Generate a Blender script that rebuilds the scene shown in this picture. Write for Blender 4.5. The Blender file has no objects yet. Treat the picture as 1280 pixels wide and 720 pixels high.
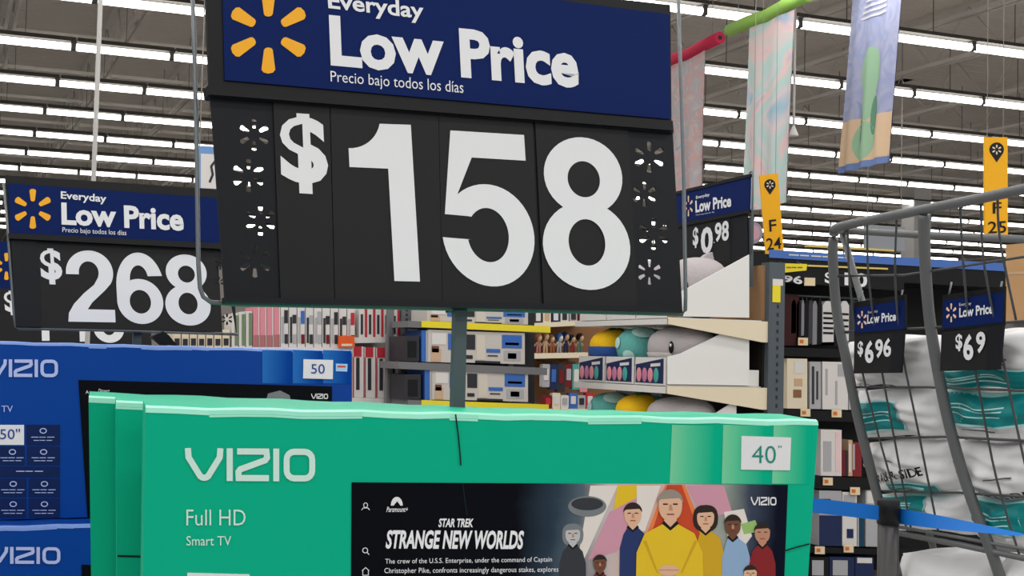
import bpy, math, random
import numpy as np
from mathutils import Matrix, Vector
random.seed(7)
C = bpy.context.scene.collection

# ------------------------------------------------------------------ camera
CAMZ = 1.5
VPD, VPX = np.array((-75., 430.)), np.array((4800., 540.))   # vanishing points of the store's depth and width
_c = np.array((640., 360.))
F = math.sqrt(-np.dot(VPD - _c, VPX - _c))
_d = lambda v: np.array((v[0] - 640, -(v[1] - 360), -F))
_Y = _d(VPD); _Y /= np.linalg.norm(_Y)
_X = _d(VPX); _X -= _Y * _X.dot(_Y); _X /= np.linalg.norm(_X)
CM = np.array((_X, _Y, np.cross(_X, _Y)))
cam = bpy.data.cameras.new('camera'); co = bpy.data.objects.new('camera', cam); C.objects.link(co)
cam.sensor_width = 36; cam.lens = F / 1280 * 36; cam.clip_start = .05; cam.clip_end = 300
m4 = Matrix([list(CM[i]) + [0] for i in range(3)] + [[0, 0, 0, 1]]); m4.translation = Vector((0, 0, CAMZ))
co.matrix_world = m4
bpy.context.scene.camera = co

# ------------------------------------------------------------------ world, lights, exposure
sc = bpy.context.scene
sc.view_settings.view_transform = 'Standard'; sc.view_settings.look = 'None'
sc.view_settings.gamma = 1; sc.view_settings.use_curve_mapping = False
sc.view_settings.exposure = 0.25
w = bpy.data.worlds.new('store_air'); sc.world = w; w.use_nodes = True
w.node_tree.nodes['Background'].inputs[0].default_value = (.93, .96, 1, 1)
w.node_tree.nodes['Background'].inputs[1].default_value = .42
LH = 3.75                                              # tube height above the camera
ROW0, ROWD = 12.87, 2.6
def row_lamp(y, x0, x1, e):
    l = bpy.data.lights.new('ceiling_row_lamp', 'AREA'); l.shape = 'RECTANGLE'; l.size = x1 - x0; l.size_y = .16
    l.energy = e; l.color = (1, .985, .96)
    o = bpy.data.objects.new('ceiling_row_lamp', l); C.objects.link(o); o.location = ((x0 + x1) / 2, y, CAMZ + LH - .08)
for k in range(-7, 0):                                # the rows of tubes overhead and behind the viewer
    row_lamp(ROW0 + ROWD * k, -9, 17, 260)
TUBE = 6.5

# ------------------------------------------------------------------ materials
def lin(c):
    return tuple((v / 255 / 12.92) if v <= 10 else (((v / 255) + .055) / 1.055) ** 2.4 for v in c)
MATS = {}
def M(name, rgb, rough=.5, metal=0., emit=0., spec=.22, noise=0., bump=0., scale=20.):
    if name in MATS: return MATS[name]
    m = bpy.data.materials.new(name); m.use_nodes = True; nt = m.node_tree; b = nt.nodes['Principled BSDF']
    c = lin(rgb) + (1,)
    b.inputs['Base Color'].default_value = c; b.inputs['Roughness'].default_value = rough
    b.inputs['Metallic'].default_value = metal; b.inputs['Specular IOR Level'].default_value = spec
    if emit: b.inputs['Emission Color'].default_value = c; b.inputs['Emission Strength'].default_value = emit
    if noise or bump:
        tc = nt.nodes.new('ShaderNodeTexCoord'); n = nt.nodes.new('ShaderNodeTexNoise'); n.inputs['Scale'].default_value = scale
        n.inputs['Detail'].default_value = 5; nt.links.new(tc.outputs['Object'], n.inputs['Vector'])
        if noise:
            mx = nt.nodes.new('ShaderNodeMix'); mx.data_type = 'RGBA'
            mx.inputs['A'].default_value = tuple(v * (1 - noise) for v in c[:3]) + (1,)
            mx.inputs['B'].default_value = tuple(min(1, v * (1 + noise)) for v in c[:3]) + (1,)
            nt.links.new(n.outputs['Fac'], mx.inputs['Factor']); nt.links.new(mx.outputs['Result'], b.inputs['Base Color'])
        if bump:
            bp = nt.nodes.new('ShaderNodeBump'); bp.inputs['Strength'].default_value = bump; bp.inputs['Distance'].default_value = .01
            nt.links.new(n.outputs['Fac'], bp.inputs['Height']); nt.links.new(bp.outputs['Normal'], b.inputs['Normal'])
    MATS[name] = m; return m
def Mgrad(name, stops, x0, x1, noise=0., rough=.5, scale=12.):
    """printed colour ramp along the object's own x axis"""
    m = bpy.data.materials.new(name); m.use_nodes = True; nt = m.node_tree; b = nt.nodes['Principled BSDF']
    b.inputs['Roughness'].default_value = rough; b.inputs['Specular IOR Level'].default_value = .08
    tc = nt.nodes.new('ShaderNodeTexCoord'); sp = nt.nodes.new('ShaderNodeSeparateXYZ'); nt.links.new(tc.outputs['Object'], sp.inputs[0])
    mr = nt.nodes.new('ShaderNodeMapRange'); mr.inputs['From Min'].default_value = x0; mr.inputs['From Max'].default_value = x1
    nt.links.new(sp.outputs['X'], mr.inputs['Value'])
    last = mr.outputs['Result']
    if noise:
        n = nt.nodes.new('ShaderNodeTexNoise'); n.inputs['Scale'].default_value = scale; n.inputs['Detail'].default_value = 4
        nt.links.new(tc.outputs['Object'], n.inputs['Vector'])
        ma = nt.nodes.new('ShaderNodeMath'); ma.operation = 'MULTIPLY_ADD'; ma.inputs[1].default_value = noise
        nt.links.new(n.outputs['Fac'], ma.inputs[0]); nt.links.new(last, ma.inputs[2])
        mb = nt.nodes.new('ShaderNodeMath'); mb.operation = 'SUBTRACT'; mb.inputs[1].default_value = noise / 2
        nt.links.new(ma.outputs[0], mb.inputs[0]); last = mb.outputs[0]
    r = nt.nodes.new('ShaderNodeValToRGB'); e = r.color_ramp.elements
    while len(e) < len(stops): e.new(.5)
    for el, (p, c) in zip(e, stops): el.position = p; el.color = lin(c) + (1,)
    nt.links.new(last, r.inputs[0]); nt.links.new(r.outputs[0], b.inputs['Base Color'])
    return m

# ------------------------------------------------------------------ planes: where a pixel of the photograph lies on a real surface
def ray(px, py): return CM @ np.array((px - 640., -(py - 360.), -F))
def at(px, py, Y=None, X=None, Z=None):
    r = ray(px, py)
    t = Y / r[1] if Y is not None else (X / r[0] if X is not None else Z / r[2])
    return Vector((r[0] * t, r[1] * t, r[2] * t + CAMZ))
class Plane:
    def __init__(s, px, py, Y=None, X=None, yaw=0, tilt=0, roll=0, o=None):
        s.o = o or at(px, py, Y, X)
        R = Matrix.Rotation(math.radians(yaw), 3, 'Z') @ Matrix.Rotation(math.radians(tilt), 3, 'X') @ Matrix.Rotation(math.radians(roll), 3, 'Y')
        s.R = R; s.Ri = R.transposed(); s.n = R.col[1]
        s.M = R.to_4x4(); s.M.translation = s.o
    def loc(s, px, py, y=0.):
        r = Vector(ray(px, py)); c = Vector((0, 0, CAMZ))
        t = ((s.o - c).dot(s.n) + y) / r.dot(s.n)
        l = s.Ri @ (c + r * t - s.o)
        return (l.x, l.z)
    def q(s, pts, y=0.): return [s.loc(a, b, y) for a, b in pts]

# ------------------------------------------------------------------ mesh building
class MB:
    def __init__(s): s.v = []; s.f = []; s.m = []; s.sm = []
    def add(s, vs, fs, mat=0, smooth=False):
        b = len(s.v); s.v += [tuple(v) for v in vs]
        for f in fs: s.f.append(tuple(i + b for i in f)); s.m.append(mat); s.sm.append(smooth)
        return s
    def prism(s, p, y0, y1, mat=0, side=None):
        n = len(p); vs = [(x, y0, z) for x, z in p] + [(x, y1, z) for x, z in p]
        s.add(vs, [tuple(range(n))[::-1], tuple(range(n, 2 * n))], mat)
        b = len(s.v) - 2 * n
        for i in range(n):
            j = (i + 1) % n; s.f.append((b + i, b + j, b + n + j, b + n + i)); s.m.append(mat if side is None else side); s.sm.append(False)
        return s
    def box(s, x0, x1, y0, y1, z0, z1, mat=0): return s.prism([(x0, z0), (x1, z0), (x1, z1), (x0, z1)], y0, y1, mat)
    def flat(s, p, y, mat=0): return s.add([(x, y, z) for x, z in p], [tuple(range(len(p)))], mat)
    def tube(s, pts, r, n=8, mat=0, smooth=True):
        pts = [Vector(p) for p in pts]; rings = []
        for i, p in enumerate(pts):
            d = (pts[min(i + 1, len(pts) - 1)] - pts[max(i - 1, 0)]).normalized()
            a = d.cross(Vector((0, 0, 1)) if abs(d.z) < .9 else Vector((1, 0, 0))).normalized(); b = d.cross(a)
            rr = r[i] if isinstance(r, (list, tuple)) else r
            rings.append([p + a * math.cos(2 * math.pi * k / n) * rr + b * math.sin(2 * math.pi * k / n) * rr for k in range(n)])
        vs = [v for g in rings for v in g]; fs = []
        for i in range(len(pts) - 1):
            for k in range(n): fs.append((i * n + k, i * n + (k + 1) % n, (i + 1) * n + (k + 1) % n, (i + 1) * n + k))
        s.add(vs, fs, mat, smooth)
        b = len(s.v) - len(vs)
        s.f.append(tuple(b + k for k in range(n))[::-1]); s.f.append(tuple(b + len(vs) - n + k for k in range(n))); s.m += [mat] * 2; s.sm += [False] * 2
        return s
    def ell(s, c, r, nu=20, nv=12, mat=0, fn=None):
        vs = [(c[0], c[1], c[2] - r[2])]; fs = []
        for i in range(1, nv):
            t = -math.pi / 2 + math.pi * i / nv
            for k in range(nu):
                a = 2 * math.pi * k / nu; vs.append((c[0] + r[0] * math.cos(t) * math.cos(a), c[1] + r[1] * math.cos(t) * math.sin(a), c[2] + r[2] * math.sin(t)))
        vs.append((c[0], c[1], c[2] + r[2]))
        for k in range(nu): fs.append((0, 1 + (k + 1) % nu, 1 + k))
        for i in range(nv - 2):
            for k in range(nu):
                a = 1 + i * nu; fs.append((a + k, a + (k + 1) % nu, a + nu + (k + 1) % nu, a + nu + k))
        l = len(vs) - 1; a = 1 + (nv - 2) * nu
        for k in range(nu): fs.append((a + k, a + (k + 1) % nu, l))
        if fn: vs = [fn(v) for v in vs]
        return s.add(vs, fs, mat, True)
    def build(s, name, mats, parent=None, mtx=None):
        me = bpy.data.meshes.new(name); me.from_pydata(s.v, [], s.f)
        for m in (mats if isinstance(mats, (list, tuple)) else [mats]): me.materials.append(m)
        me.polygons.foreach_set('material_index', s.m); me.polygons.foreach_set('use_smooth', s.sm); me.update()
        o = bpy.data.objects.new(name, me); C.objects.link(o)
        if parent: o.parent = parent
        if mtx is not None: o.matrix_world = mtx
        return o
def thing(name, label, cat, P, group=None, kind=None):
    o = bpy.data.objects.new(name, None); C.objects.link(o); o.empty_display_size = .1
    o.matrix_world = P.M if isinstance(P, Plane) else Matrix.Translation(P)
    return tag(o, label, cat, group, kind)
def tag(o, label=None, cat=None, group=None, kind=None):
    for k, v in (('label', label), ('category', cat), ('group', group), ('kind', kind)):
        if v: o[k] = v
    return o
def rrect(x0, x1, z0, z1, r, n=4):
    p = []
    for cx, cz, a in ((x1 - r, z0 + r, -90), (x1 - r, z1 - r, 0), (x0 + r, z1 - r, 90), (x0 + r, z0 + r, 180)):
        for k in range(n + 1): t = math.radians(a + 90 * k / n); p.append((cx + r * math.cos(t), cz + r * math.sin(t)))
    return p
def arc(cx, cz, rx, rz, a0, a1, n=20, p=2.):
    out = []
    for k in range(n + 1):
        t = math.radians(a0 + (a1 - a0) * k / n); c, s_ = math.cos(t), math.sin(t)
        out.append((cx + rx * math.copysign(abs(c) ** (2 / p), c), cz + rz * math.copysign(abs(s_) ** (2 / p), s_)))
    return out
def bil(q, s, t):            # q = TL,TR,BR,BL ; s along, t up
    a = [q[3][i] * (1 - s) + q[2][i] * s for i in (0, 1)]; b = [q[0][i] * (1 - s) + q[1][i] * s for i in (0, 1)]
    return (a[0] * (1 - t) + b[0] * t, a[1] * (1 - t) + b[1] * t)
def fill(splines, ext=0.):   # closed outlines (with holes) to a flat or extruded mesh
    cu = bpy.data.curves.new('outline', 'CURVE'); cu.dimensions = '2D'; cu.fill_mode = 'BOTH' if ext else 'FRONT'; cu.extrude = ext
    for pts in splines:
        sp = cu.splines.new('POLY'); sp.points.add(len(pts) - 1); sp.use_cyclic_u = True
        for i, (x, z) in enumerate(pts): sp.points[i].co = (x, z, 0, 1)
    return _mesh_of(cu)
def _mesh_of(cu):
    o = bpy.data.objects.new('outline', cu); me = o.to_mesh()
    v = [tuple(x.co) for x in me.vertices]; f = [tuple(p.vertices) for p in me.polygons]
    o.to_mesh_clear(); bpy.data.objects.remove(o); bpy.data.curves.remove(cu)
    return v, f
_tc = {}
def text_mesh(s, bold=0., shear=0., space=1., res=3):
    k = (s, bold, shear, space, res)
    if k not in _tc:
        cu = bpy.data.curves.new('lettering', 'FONT'); cu.body = s; cu.offset = bold; cu.shear = shear; cu.space_character = space
        cu.resolution_u = res; cu.fill_mode = 'FRONT'
        v, f = _mesh_of(cu)
        xs = [a[0] for a in v]; ys = [a[1] for a in v]; x0, x1, y0, y1 = min(xs), max(xs), min(ys), max(ys)
        _tc[k] = ([((a[0] - x0) / (x1 - x0), (a[1] - y0) / (y1 - y0)) for a in v], f)
    return _tc[k]
def put(mb, vf, q, y, mat=0):       # unit-square drawing laid into a quad
    v, f = vf
    mb.add([(lambda p: (p[0], y - (a[2] if len(a) > 2 else 0), p[1]))(bil(q, a[0], a[1])) for a in v], f, mat)
def ptext(mb, P, s, q, y=-.0015, mat=0, **kw): put(mb, text_mesh(s, **kw), P.q(q, y), y, mat)
def rq(x0, y0, x1, y1, sl=0., lean=0.):     # pixel quad with sloping lines
    d = sl * (x1 - x0); e = lean * (y1 - y0)
    return [(x0, y0), (x1, y0 + d), (x1 + e, y1 + d), (x0 + e, y1)]
def petal(cx, cz, a, r0, r1, w0, w1, n=4):
    t = math.radians(a); d = (math.cos(t), math.sin(t)); e = (-d[1], d[0]); p = []
    for r, w_, sgn in ((r1, w1, 1), (r0, w0, -1)):
        for k in range(n + 1):
            b = math.radians(-90 + 180 * k / n); u = (r - sgn * w_ * .6) + sgn * w_ * .6 * math.cos(b); v = sgn * w_ * math.sin(b)
            p.append((cx + d[0] * u + e[0] * v, cz + d[1] * u + e[1] * v))
    return p
def spark(cx, cz, R, k=1.): return [petal(cx, cz, 90 + 60 * i, R * .37, R, R * .105 * k, R * .165 * k) for i in range(6)]
def spark_px(P, cx, cy, R, y, k=1., kx=1.):       # spark given in pixels
    return [[P.loc(cx + a * kx, cy - b, y) for a, b in pt] for pt in spark(0, 0, R, k)]

# drawn figures in a unit square
U = {}
U['1'] = fill([[(.0, .71), (.0, .83)] + arc(.0, 1.05, .52, .22, -90, -14, 10) + [(1, 1), (1, 0), (.6, 0), (.6, .71)]])
U['5'] = fill([[(.3, .295), (0, .30)] + arc(.5, .33, .5, .33, 185, 490, 40) + [(.355, .83), (.955, .83), (.955, 1), (.137, 1), (.035, .45), (.285, .445)]
               + arc(.49, .33, .225, .175, 140, -168, 36)])
def eight():
    a = fill([arc(.505, .745, .455, .255, 0, 351, 39), arc(.505, .722, .187, .119, 0, 351, 39)])
    b = fill([arc(.5, .287, .5, .287, 0, 351, 39), arc(.5, .308, .21, .151, 0, 351, 39)])
    n = len(a[0]); return a[0] + [(x, y, .0006) for x, y, z in b[0]], a[1] + [tuple(i + n for i in f) for f in b[1]]
U['8'] = eight()
def six():
    a = fill([arc(.5, .315, .5, .315, 0, 351, 39), arc(.5, .31, .23, .165, 0, 351, 39)])
    b = fill([arc(.52, .52, .52, .48, 180, 20, 24) + arc(.5, .62, .20, .2, 15, 180, 14) + [(.27, .38), (0.0, .33)]])
    n = len(a[0]); return a[0] + [(x, y, .0006) for x, y, z in b[0]], a[1] + [tuple(i + n for i in f) for f in b[1]]
U['6'] = six()
U['2'] = fill([[(.0, .66)] + arc(.5, .69, .5, .31, 180, -30, 26) + [(.80, .44), (.52, .27), (.42, .175), (1, .175), (1, 0), (0, 0), (.02, .12), (.14, .25), (.36, .40), (.58, .52)]
               + arc(.48, .69, .21, .155, -30, 180, 20) + [(.27, .66)]])
def ribbon(pts, w_, closed=False):
    n = len(pts); L = []; R = []
    for i in range(n):
        a = pts[(i - 1) % n] if (closed or i) else pts[0]; b = pts[(i + 1) % n] if (closed or i < n - 1) else pts[-1]
        p = pts[i]
        d1 = Vector((p[0] - a[0], p[1] - a[1])); d2 = Vector((b[0] - p[0], b[1] - p[1]))
        d1 = d1.normalized() if d1.length else d2.normalized(); d2 = d2.normalized() if d2.length else d1
        t = (d1 + d2).normalized(); nn = Vector((-t.y, t.x)); k = w_ / 2 / max(.45, nn.dot(Vector((-d1.y, d1.x))))
        L.append((p[0] + nn.x * k, p[1] + nn.y * k)); R.append((p[0] - nn.x * k, p[1] - nn.y * k))
    v = L + R; f = [(i, (i + 1) % n, n + (i + 1) % n, n + i) for i in range(n if closed else n - 1)]
    return v, f
def logo_letters():          # widths measured in letter heights
    out = []; w_ = .19
    out += [ribbon([(.0, 1), (.02, .72), (.33, .22)] + arc(.5, .26, .17, .165, 200, 340, 6) + [(.98, .72), (1.0, 1)], w_)]
    out += [ribbon([(1.29, 0), (1.29, 1)], w_)]
    out += [ribbon([(1.52, .905), (2.3, .905), (2.44, .905), (2.46, .72), (2.4, .64), (1.62, .36), (1.56, .28), (1.57, .095), (1.7, .095), (2.52, .095)], w_)]
    out += [ribbon([(2.75, 0), (2.75, 1)], w_)]
    out += [ribbon(rrect(3.08, 3.9, .095, .905, .24), w_, True)]
    v = []; f = []
    for a, b in out: n = len(v); v += a; f += [tuple(i + n for i in x) for x in b]
    x0 = min(a[0] for a in v); x1 = max(a[0] for a in v)
    return [((a[0] - x0) / (x1 - x0), a[1]) for a in v], f
U['logo'] = logo_letters()
def bars(mb, P, x0, y, x1, h, yy, sl=0., n=3):       # print too small to read: short printed lines
    w_ = (x1 - x0) / n
    for i in range(n):
        a = x0 + i * w_; q = P.q(rq(a, y + sl * (a - x0), a + w_ * (.8 if i % 2 else .9), y + sl * (a - x0) + h, sl), yy)
        mb.flat([q[3], q[2], q[1], q[0]], yy)
def pput(mb, P, k, q, y=-.0015, mat=0): put(mb, U[k], P.q(q, y), y, mat)

white_print = M('white_print', (226, 228, 232), .5)
navy = M('navy_print', (10, 32, 88), .55, spec=.08)
spark_yellow = M('spark_yellow', (240, 172, 40), .5)
card_black = M('card_black', (27, 27, 29), .5)
strip_black = M('strip_black', (16, 19, 26), .5)
frame_black = M('frame_black', (16, 17, 20), .45)
hang_grey = M('hang_wire', (168, 166, 164), .6)
wire_grey = M('wire_grey', (112, 118, 122), .4, .6)
post_grey = M('post_grey', (84, 92, 98), .5, .2)

# ================================================================== THE SETTING
def structure(mb, name, mat, mtx=None): return tag(mb.build(name, mat, None, mtx), kind='structure')
structure(MB().box(-25, 60, -12, 62, -.1, 0), 'floor', M('floor_concrete', (168, 166, 162), .25, noise=.08, scale=3))
DECK = LH + 1.15
def deck_material():
    m = M('deck_paint', (226, 217, 209), .8); nt = m.node_tree; b = nt.nodes['Principled BSDF']
    tc = nt.nodes.new('ShaderNodeTexCoord'); wv = nt.nodes.new('ShaderNodeTexWave'); wv.bands_direction = 'Y'; wv.inputs['Scale'].default_value = 1.6
    nt.links.new(tc.outputs['Object'], wv.inputs['Vector'])
    r = nt.nodes.new('ShaderNodeBump'); r.inputs['Strength'].default_value = .5; r.inputs['Distance'].default_value = .04
    nt.links.new(wv.outputs['Fac'], r.inputs['Height']); nt.links.new(r.outputs['Normal'], b.inputs['Normal']); return m
structure(MB().box(-25, 60, -12, 62, CAMZ + DECK, CAMZ + DECK + .1), 'ceiling', deck_material())
structure(MB().box(-25, 60, 60, 60.2, 0, CAMZ + DECK), 'wall_back', M('wall_grey', (150, 150, 150), .7))
steel = M('joist_paint', (214, 207, 200), .7)
tn = 0
def trim(mb, mat, mtx=None):
    global tn; tn += 1
    return structure(mb, 'trim_%d' % tn, mat, mtx)
for i in range(17):                                   # thin cross runs between the tube rows
    y = ROW0 + ROWD * (i - .45); z0 = CAMZ + LH + .46
    trim(MB().box(-4, 45, y - .03, y + .03, z0, z0 + .05), steel)
for i in range(22):                                   # bar joists into the depth: double bottom angle, zigzag web, top chord
    x = .68 + 1.49 * i if i < 9 else 12.6 + 2.2 * (i - 8); b = MB(); z0 = CAMZ + LH + .40; z1 = CAMZ + DECK - .06
    b.box(x - .075, x - .03, 4, 60, z0, z0 + .05); b.box(x + .03, x + .075, 4, 60, z0, z0 + .05); b.box(x - .06, x + .06, 4, 60, z1, z1 + .06)
    for k in range(46 if i < 12 else 0):
        y = 9 + k * .7; up = k % 2; b.tube([(x, y, z0 if up else z1), (x, y + .7, z1 if up else z0)], .013, 4)
    trim(b, steel)
p = at(1145, 250, Y=26)
col = MB().box(p.x - .24, p.x + .24, p.y - .24, p.y + .24, 0, CAMZ + DECK)
structure(col, 'column', M('column_paint', (190, 188, 186), .6))
p = at(121.5, 120, Y=6.2)
structure(MB().tube([(p.x - .003, p.y, 0), (p.x, p.y, CAMZ + DECK)], .0105, 10), 'conduit', M('conduit_white', (205, 203, 200), .5))
a, b_ = at(1105, 62, Y=19), at(1143, 97, Y=19)
trim(MB().box(a.x, b_.x, 19, 20.2, b_.z, CAMZ + DECK), M('duct_grey', (176, 172, 168), .6))

# ceiling tube lights
tube_mat = M('lit_tube', (255, 253, 248), .4, emit=TUBE)
housing = M('lamp_housing', (92, 89, 86), .7)
SEG = 1.22
proto_h = MB().add([(x, y, z) for x in (-SEG / 2 + .012, SEG / 2 - .012) for y, z in ((-.17, .075), (-.06, .15), (.06, .15), (.17, .075), (.05, .11), (-.05, .11))],
                   [(0, 1, 7, 6), (1, 2, 8, 7), (2, 3, 9, 8), (3, 4, 10, 9), (4, 5, 11, 10), (5, 0, 6, 11), (0, 5, 4, 3, 2, 1), (6, 7, 8, 9, 10, 11)])
proto_h.box(-.004, .004, -.004, .004, .15, .9)
proto_e = MB().box(SEG / 2 - .066, SEG / 2 - .004, -.036, .036, -.004, .1)
proto_t = MB().tube([(-SEG / 2 + .004, 0, .035), (SEG / 2 - .066, 0, .035)], .044, 10)
nl = 0; hm = tm = em = None
for k in range(0, 14):
    y = ROW0 + ROWD * k; phase = 1.44
    for i in range(-2, 26):
        x = phase + SEG * (i + .5)
        v = CM.T @ np.array((x, y, LH)); px, py = 640 - F * v[0] / v[2], 360 + F * v[1] / v[2]
        hw = .62 * F / -v[2]
        if px + hw < -60 or px - hw > 1330 or py < -60: continue
        if 352 < px - hw and px + hw < 700 and py < 380 and k > 7: continue      # far rows wholly behind the big price sign
        nl += 1
        t = thing('ceiling_light', 'white linear tube light in a long row under the dark ceiling', 'light', Vector((x, y, CAMZ + LH)), 'ceiling tube lights')
        if hm is None: h = proto_h.build('housing', housing, t); g = proto_t.build('tube', tube_mat, t); e_ = proto_e.build('socket', M('lamp_socket', (96, 93, 90), .7), t); hm, tm, em = h, g, e_
        else:
            for src in (hm, tm, em):
                c = src.copy(); C.objects.link(c); c.parent = t; c.matrix_parent_inverse = Matrix.Identity(4)
print('ceiling lights', nl)

# ================================================================== HELPERS FOR SIGNS AND BOXES
def holes_strip(P, quad, sparks, y0, y1):
    """plastic strip with cut-through sparks"""
    sp = [P.q(quad, y0)]
    for cx, cy, R in sparks: sp += spark_px(P, cx, cy, R, y0)
    v, f = fill(sp, (y1 - y0) / 2)
    mb = MB(); mb.add([(x, (y0 + y1) / 2 - z, y) for x, y, z in v], [t[::-1] for t in f])
    return mb
def tubepx(P, pts, r, y=0., n=8):
    return MB().tube([(lambda l: (l[0], y, l[1]))(P.loc(a, b, y)) for a, b in pts], r, n)
def panel(P, name, root, quad, y0, y1, mat): return MB().prism([P.q(quad, y0)[i] for i in (3, 2, 1, 0)], y0, y1).build(name, mat, root)
def letters(P, root, items, mat, y=-.0015, name='lettering'):
    mb = MB()
    for s, q, kw in items: ptext(mb, P, s, q, y, **kw)
    return mb.build(name, mat, root)

# ================================================================== GREEN TELEVISION BOXES
GY = 2.0
green = M('green_board', (0, 176, 138), .45, spec=.12, noise=.03, scale=3)
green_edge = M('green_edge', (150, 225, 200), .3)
green_pale = (122, 208, 162)
def tv_box(name, label, P, q, depth, mat, edge, group, down):
    """carton: body with rounded top edge and a pale rim painted as its highlight"""
    t = thing(name, label, 'box', P, group)
    TL, TR, BR, BL = P.q(q)
    zl, zr = TL[1], TR[1]; zb = down
    kl = (BL[0] - TL[0]) / (TL[1] - BL[1]); kr = (BR[0] - TR[0]) / (TR[1] - BR[1])
    xb0 = TL[0] + kl * (zl - zb); xb1 = TR[0] + kr * (zr - zb); r = .008
    prof = [(r, 0), (r * .3, -r * .3), (0, -r), ]
    b = MB(); rows = []
    for (yy, dz) in ((0, -(zl - zb)), (0, -r), (r * .3, -r * .3), (r, 0), (depth - r, 0), (depth - r * .3, -r * .3), (depth, -r), (depth, -(zl - zb))):
        if dz < -.1: rows.append([(xb0, yy, zb), (xb1, yy, zb)])
        else:
            n = 24; ro = []
            for k in range(n + 1):
                s = k / n; ro.append((TL[0] + (TR[0] - TL[0]) * s, yy, zl + (zr - zl) * s + dz + .0012 * math.sin(k * 1.9 + 1)))
            rows.append(ro)
    n = 24
    for i in range(1, 6):
        A, B = rows[i], rows[i + 1]
        b.add(A + B, [(k, k + 1, n + 2 + k, n + 1 + k) for k in range(n)], 0)
    A, B = rows[0], rows[1]; b.add([A[0], A[1]] + B, [tuple([0, 1] + [2 + k for k in range(n, -1, -1)])], 0)
    A, B = rows[7], rows[6]; b.add([A[0], A[1]] + B, [tuple([1, 0] + [2 + k for k in range(n + 1)])], 0)
    for e, w_ in ((0, 1), (-1, 0)):
        lp = [r_[e] for r_ in rows]; b.add(lp, [tuple(range(8)) if e else tuple(range(8))[::-1]], 0)
    b.add([rows[0][0], rows[0][1], rows[7][1], rows[7][0]], [(0, 1, 2, 3)][::1], 0)
    body = b.build('carton', mat, t)
    rim = MB()                                   # pale strip painting the highlight along the folded top edge
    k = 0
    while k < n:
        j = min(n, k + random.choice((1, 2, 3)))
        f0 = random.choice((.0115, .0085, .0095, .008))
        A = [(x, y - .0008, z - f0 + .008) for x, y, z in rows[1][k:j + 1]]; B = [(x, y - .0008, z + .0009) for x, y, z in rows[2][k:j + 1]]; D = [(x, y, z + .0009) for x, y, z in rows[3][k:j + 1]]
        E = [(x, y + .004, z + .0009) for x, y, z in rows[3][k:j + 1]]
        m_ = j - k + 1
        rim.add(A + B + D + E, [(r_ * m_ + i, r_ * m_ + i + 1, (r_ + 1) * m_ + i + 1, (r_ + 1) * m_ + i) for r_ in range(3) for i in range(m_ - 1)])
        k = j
    rim.build('highlight_edge', edge, t)
    return t
PG = Plane(600, 720, Y=GY - .05, yaw=-6, tilt=2)
gd = -(PG.o.z - .75)
tv = tv_box('television_box', 'bright green television carton in front with a dark screen picture and 40 label', PG,
            [(182, 509), (1023, 526), (1010, 720), (179, 720)], .14, green, green_edge, 'green television cartons', gd)
lp = M('pale_green_print', (205, 236, 226), .5)
b = MB(); pput(b, PG, 'logo', rq(231, 560, 394, 601, .006, 0)); b.build('brand_lettering', lp, tv)
letters(PG, tv, [('Full HD', rq(233, 637, 307, 657), dict(bold=-.004)), ('Smart TV', rq(233, 670, 289, 682), {})], lp)
panel(PG, 'feature_label', tv, [(234, 716), (312, 718), (312, 760), (234, 758)], -.001, 0, white_print)
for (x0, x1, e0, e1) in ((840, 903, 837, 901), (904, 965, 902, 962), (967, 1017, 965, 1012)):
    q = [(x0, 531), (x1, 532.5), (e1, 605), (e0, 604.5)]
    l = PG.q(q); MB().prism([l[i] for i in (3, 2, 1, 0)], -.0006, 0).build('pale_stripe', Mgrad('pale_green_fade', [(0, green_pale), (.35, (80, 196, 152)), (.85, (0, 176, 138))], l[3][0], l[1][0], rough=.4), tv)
q = PG.q([(927, 545), (989, 547), (987.5, 588), (926.5, 587)], -.002)
lb = MB().prism([(x, z) for x, z in (q[3], q[2], q[1], q[0])], -.002, 0).build('size_label', white_print, tv)
letters(PG, lb, [('40', rq(940, 557, 970, 579, .01), dict(bold=-.006)), ('"', rq(973, 557, 977, 560), {})], M('teal_print', (30, 140, 120), .5), -.0026)
lb['label'] = 'white label with 40'
seam = MB()
for pts, w_ in (([(569.5, 518), (573, 545), (575.5, 572), (576, 582)], 2.0), ([(578.5, 604), (581, 625), (584, 644)], 1.2), ([(980, 689), (996, 684), (1012, 680)], 2.0)):
    v, f = ribbon([PG.loc(*p_, -.0022) for p_ in pts], w_ * .00115); seam.add([(x, -.0022, z) for x, z in v], f)
seam.build('slit', M('slit_dark', (8, 40, 34), .8), tv)
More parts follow.
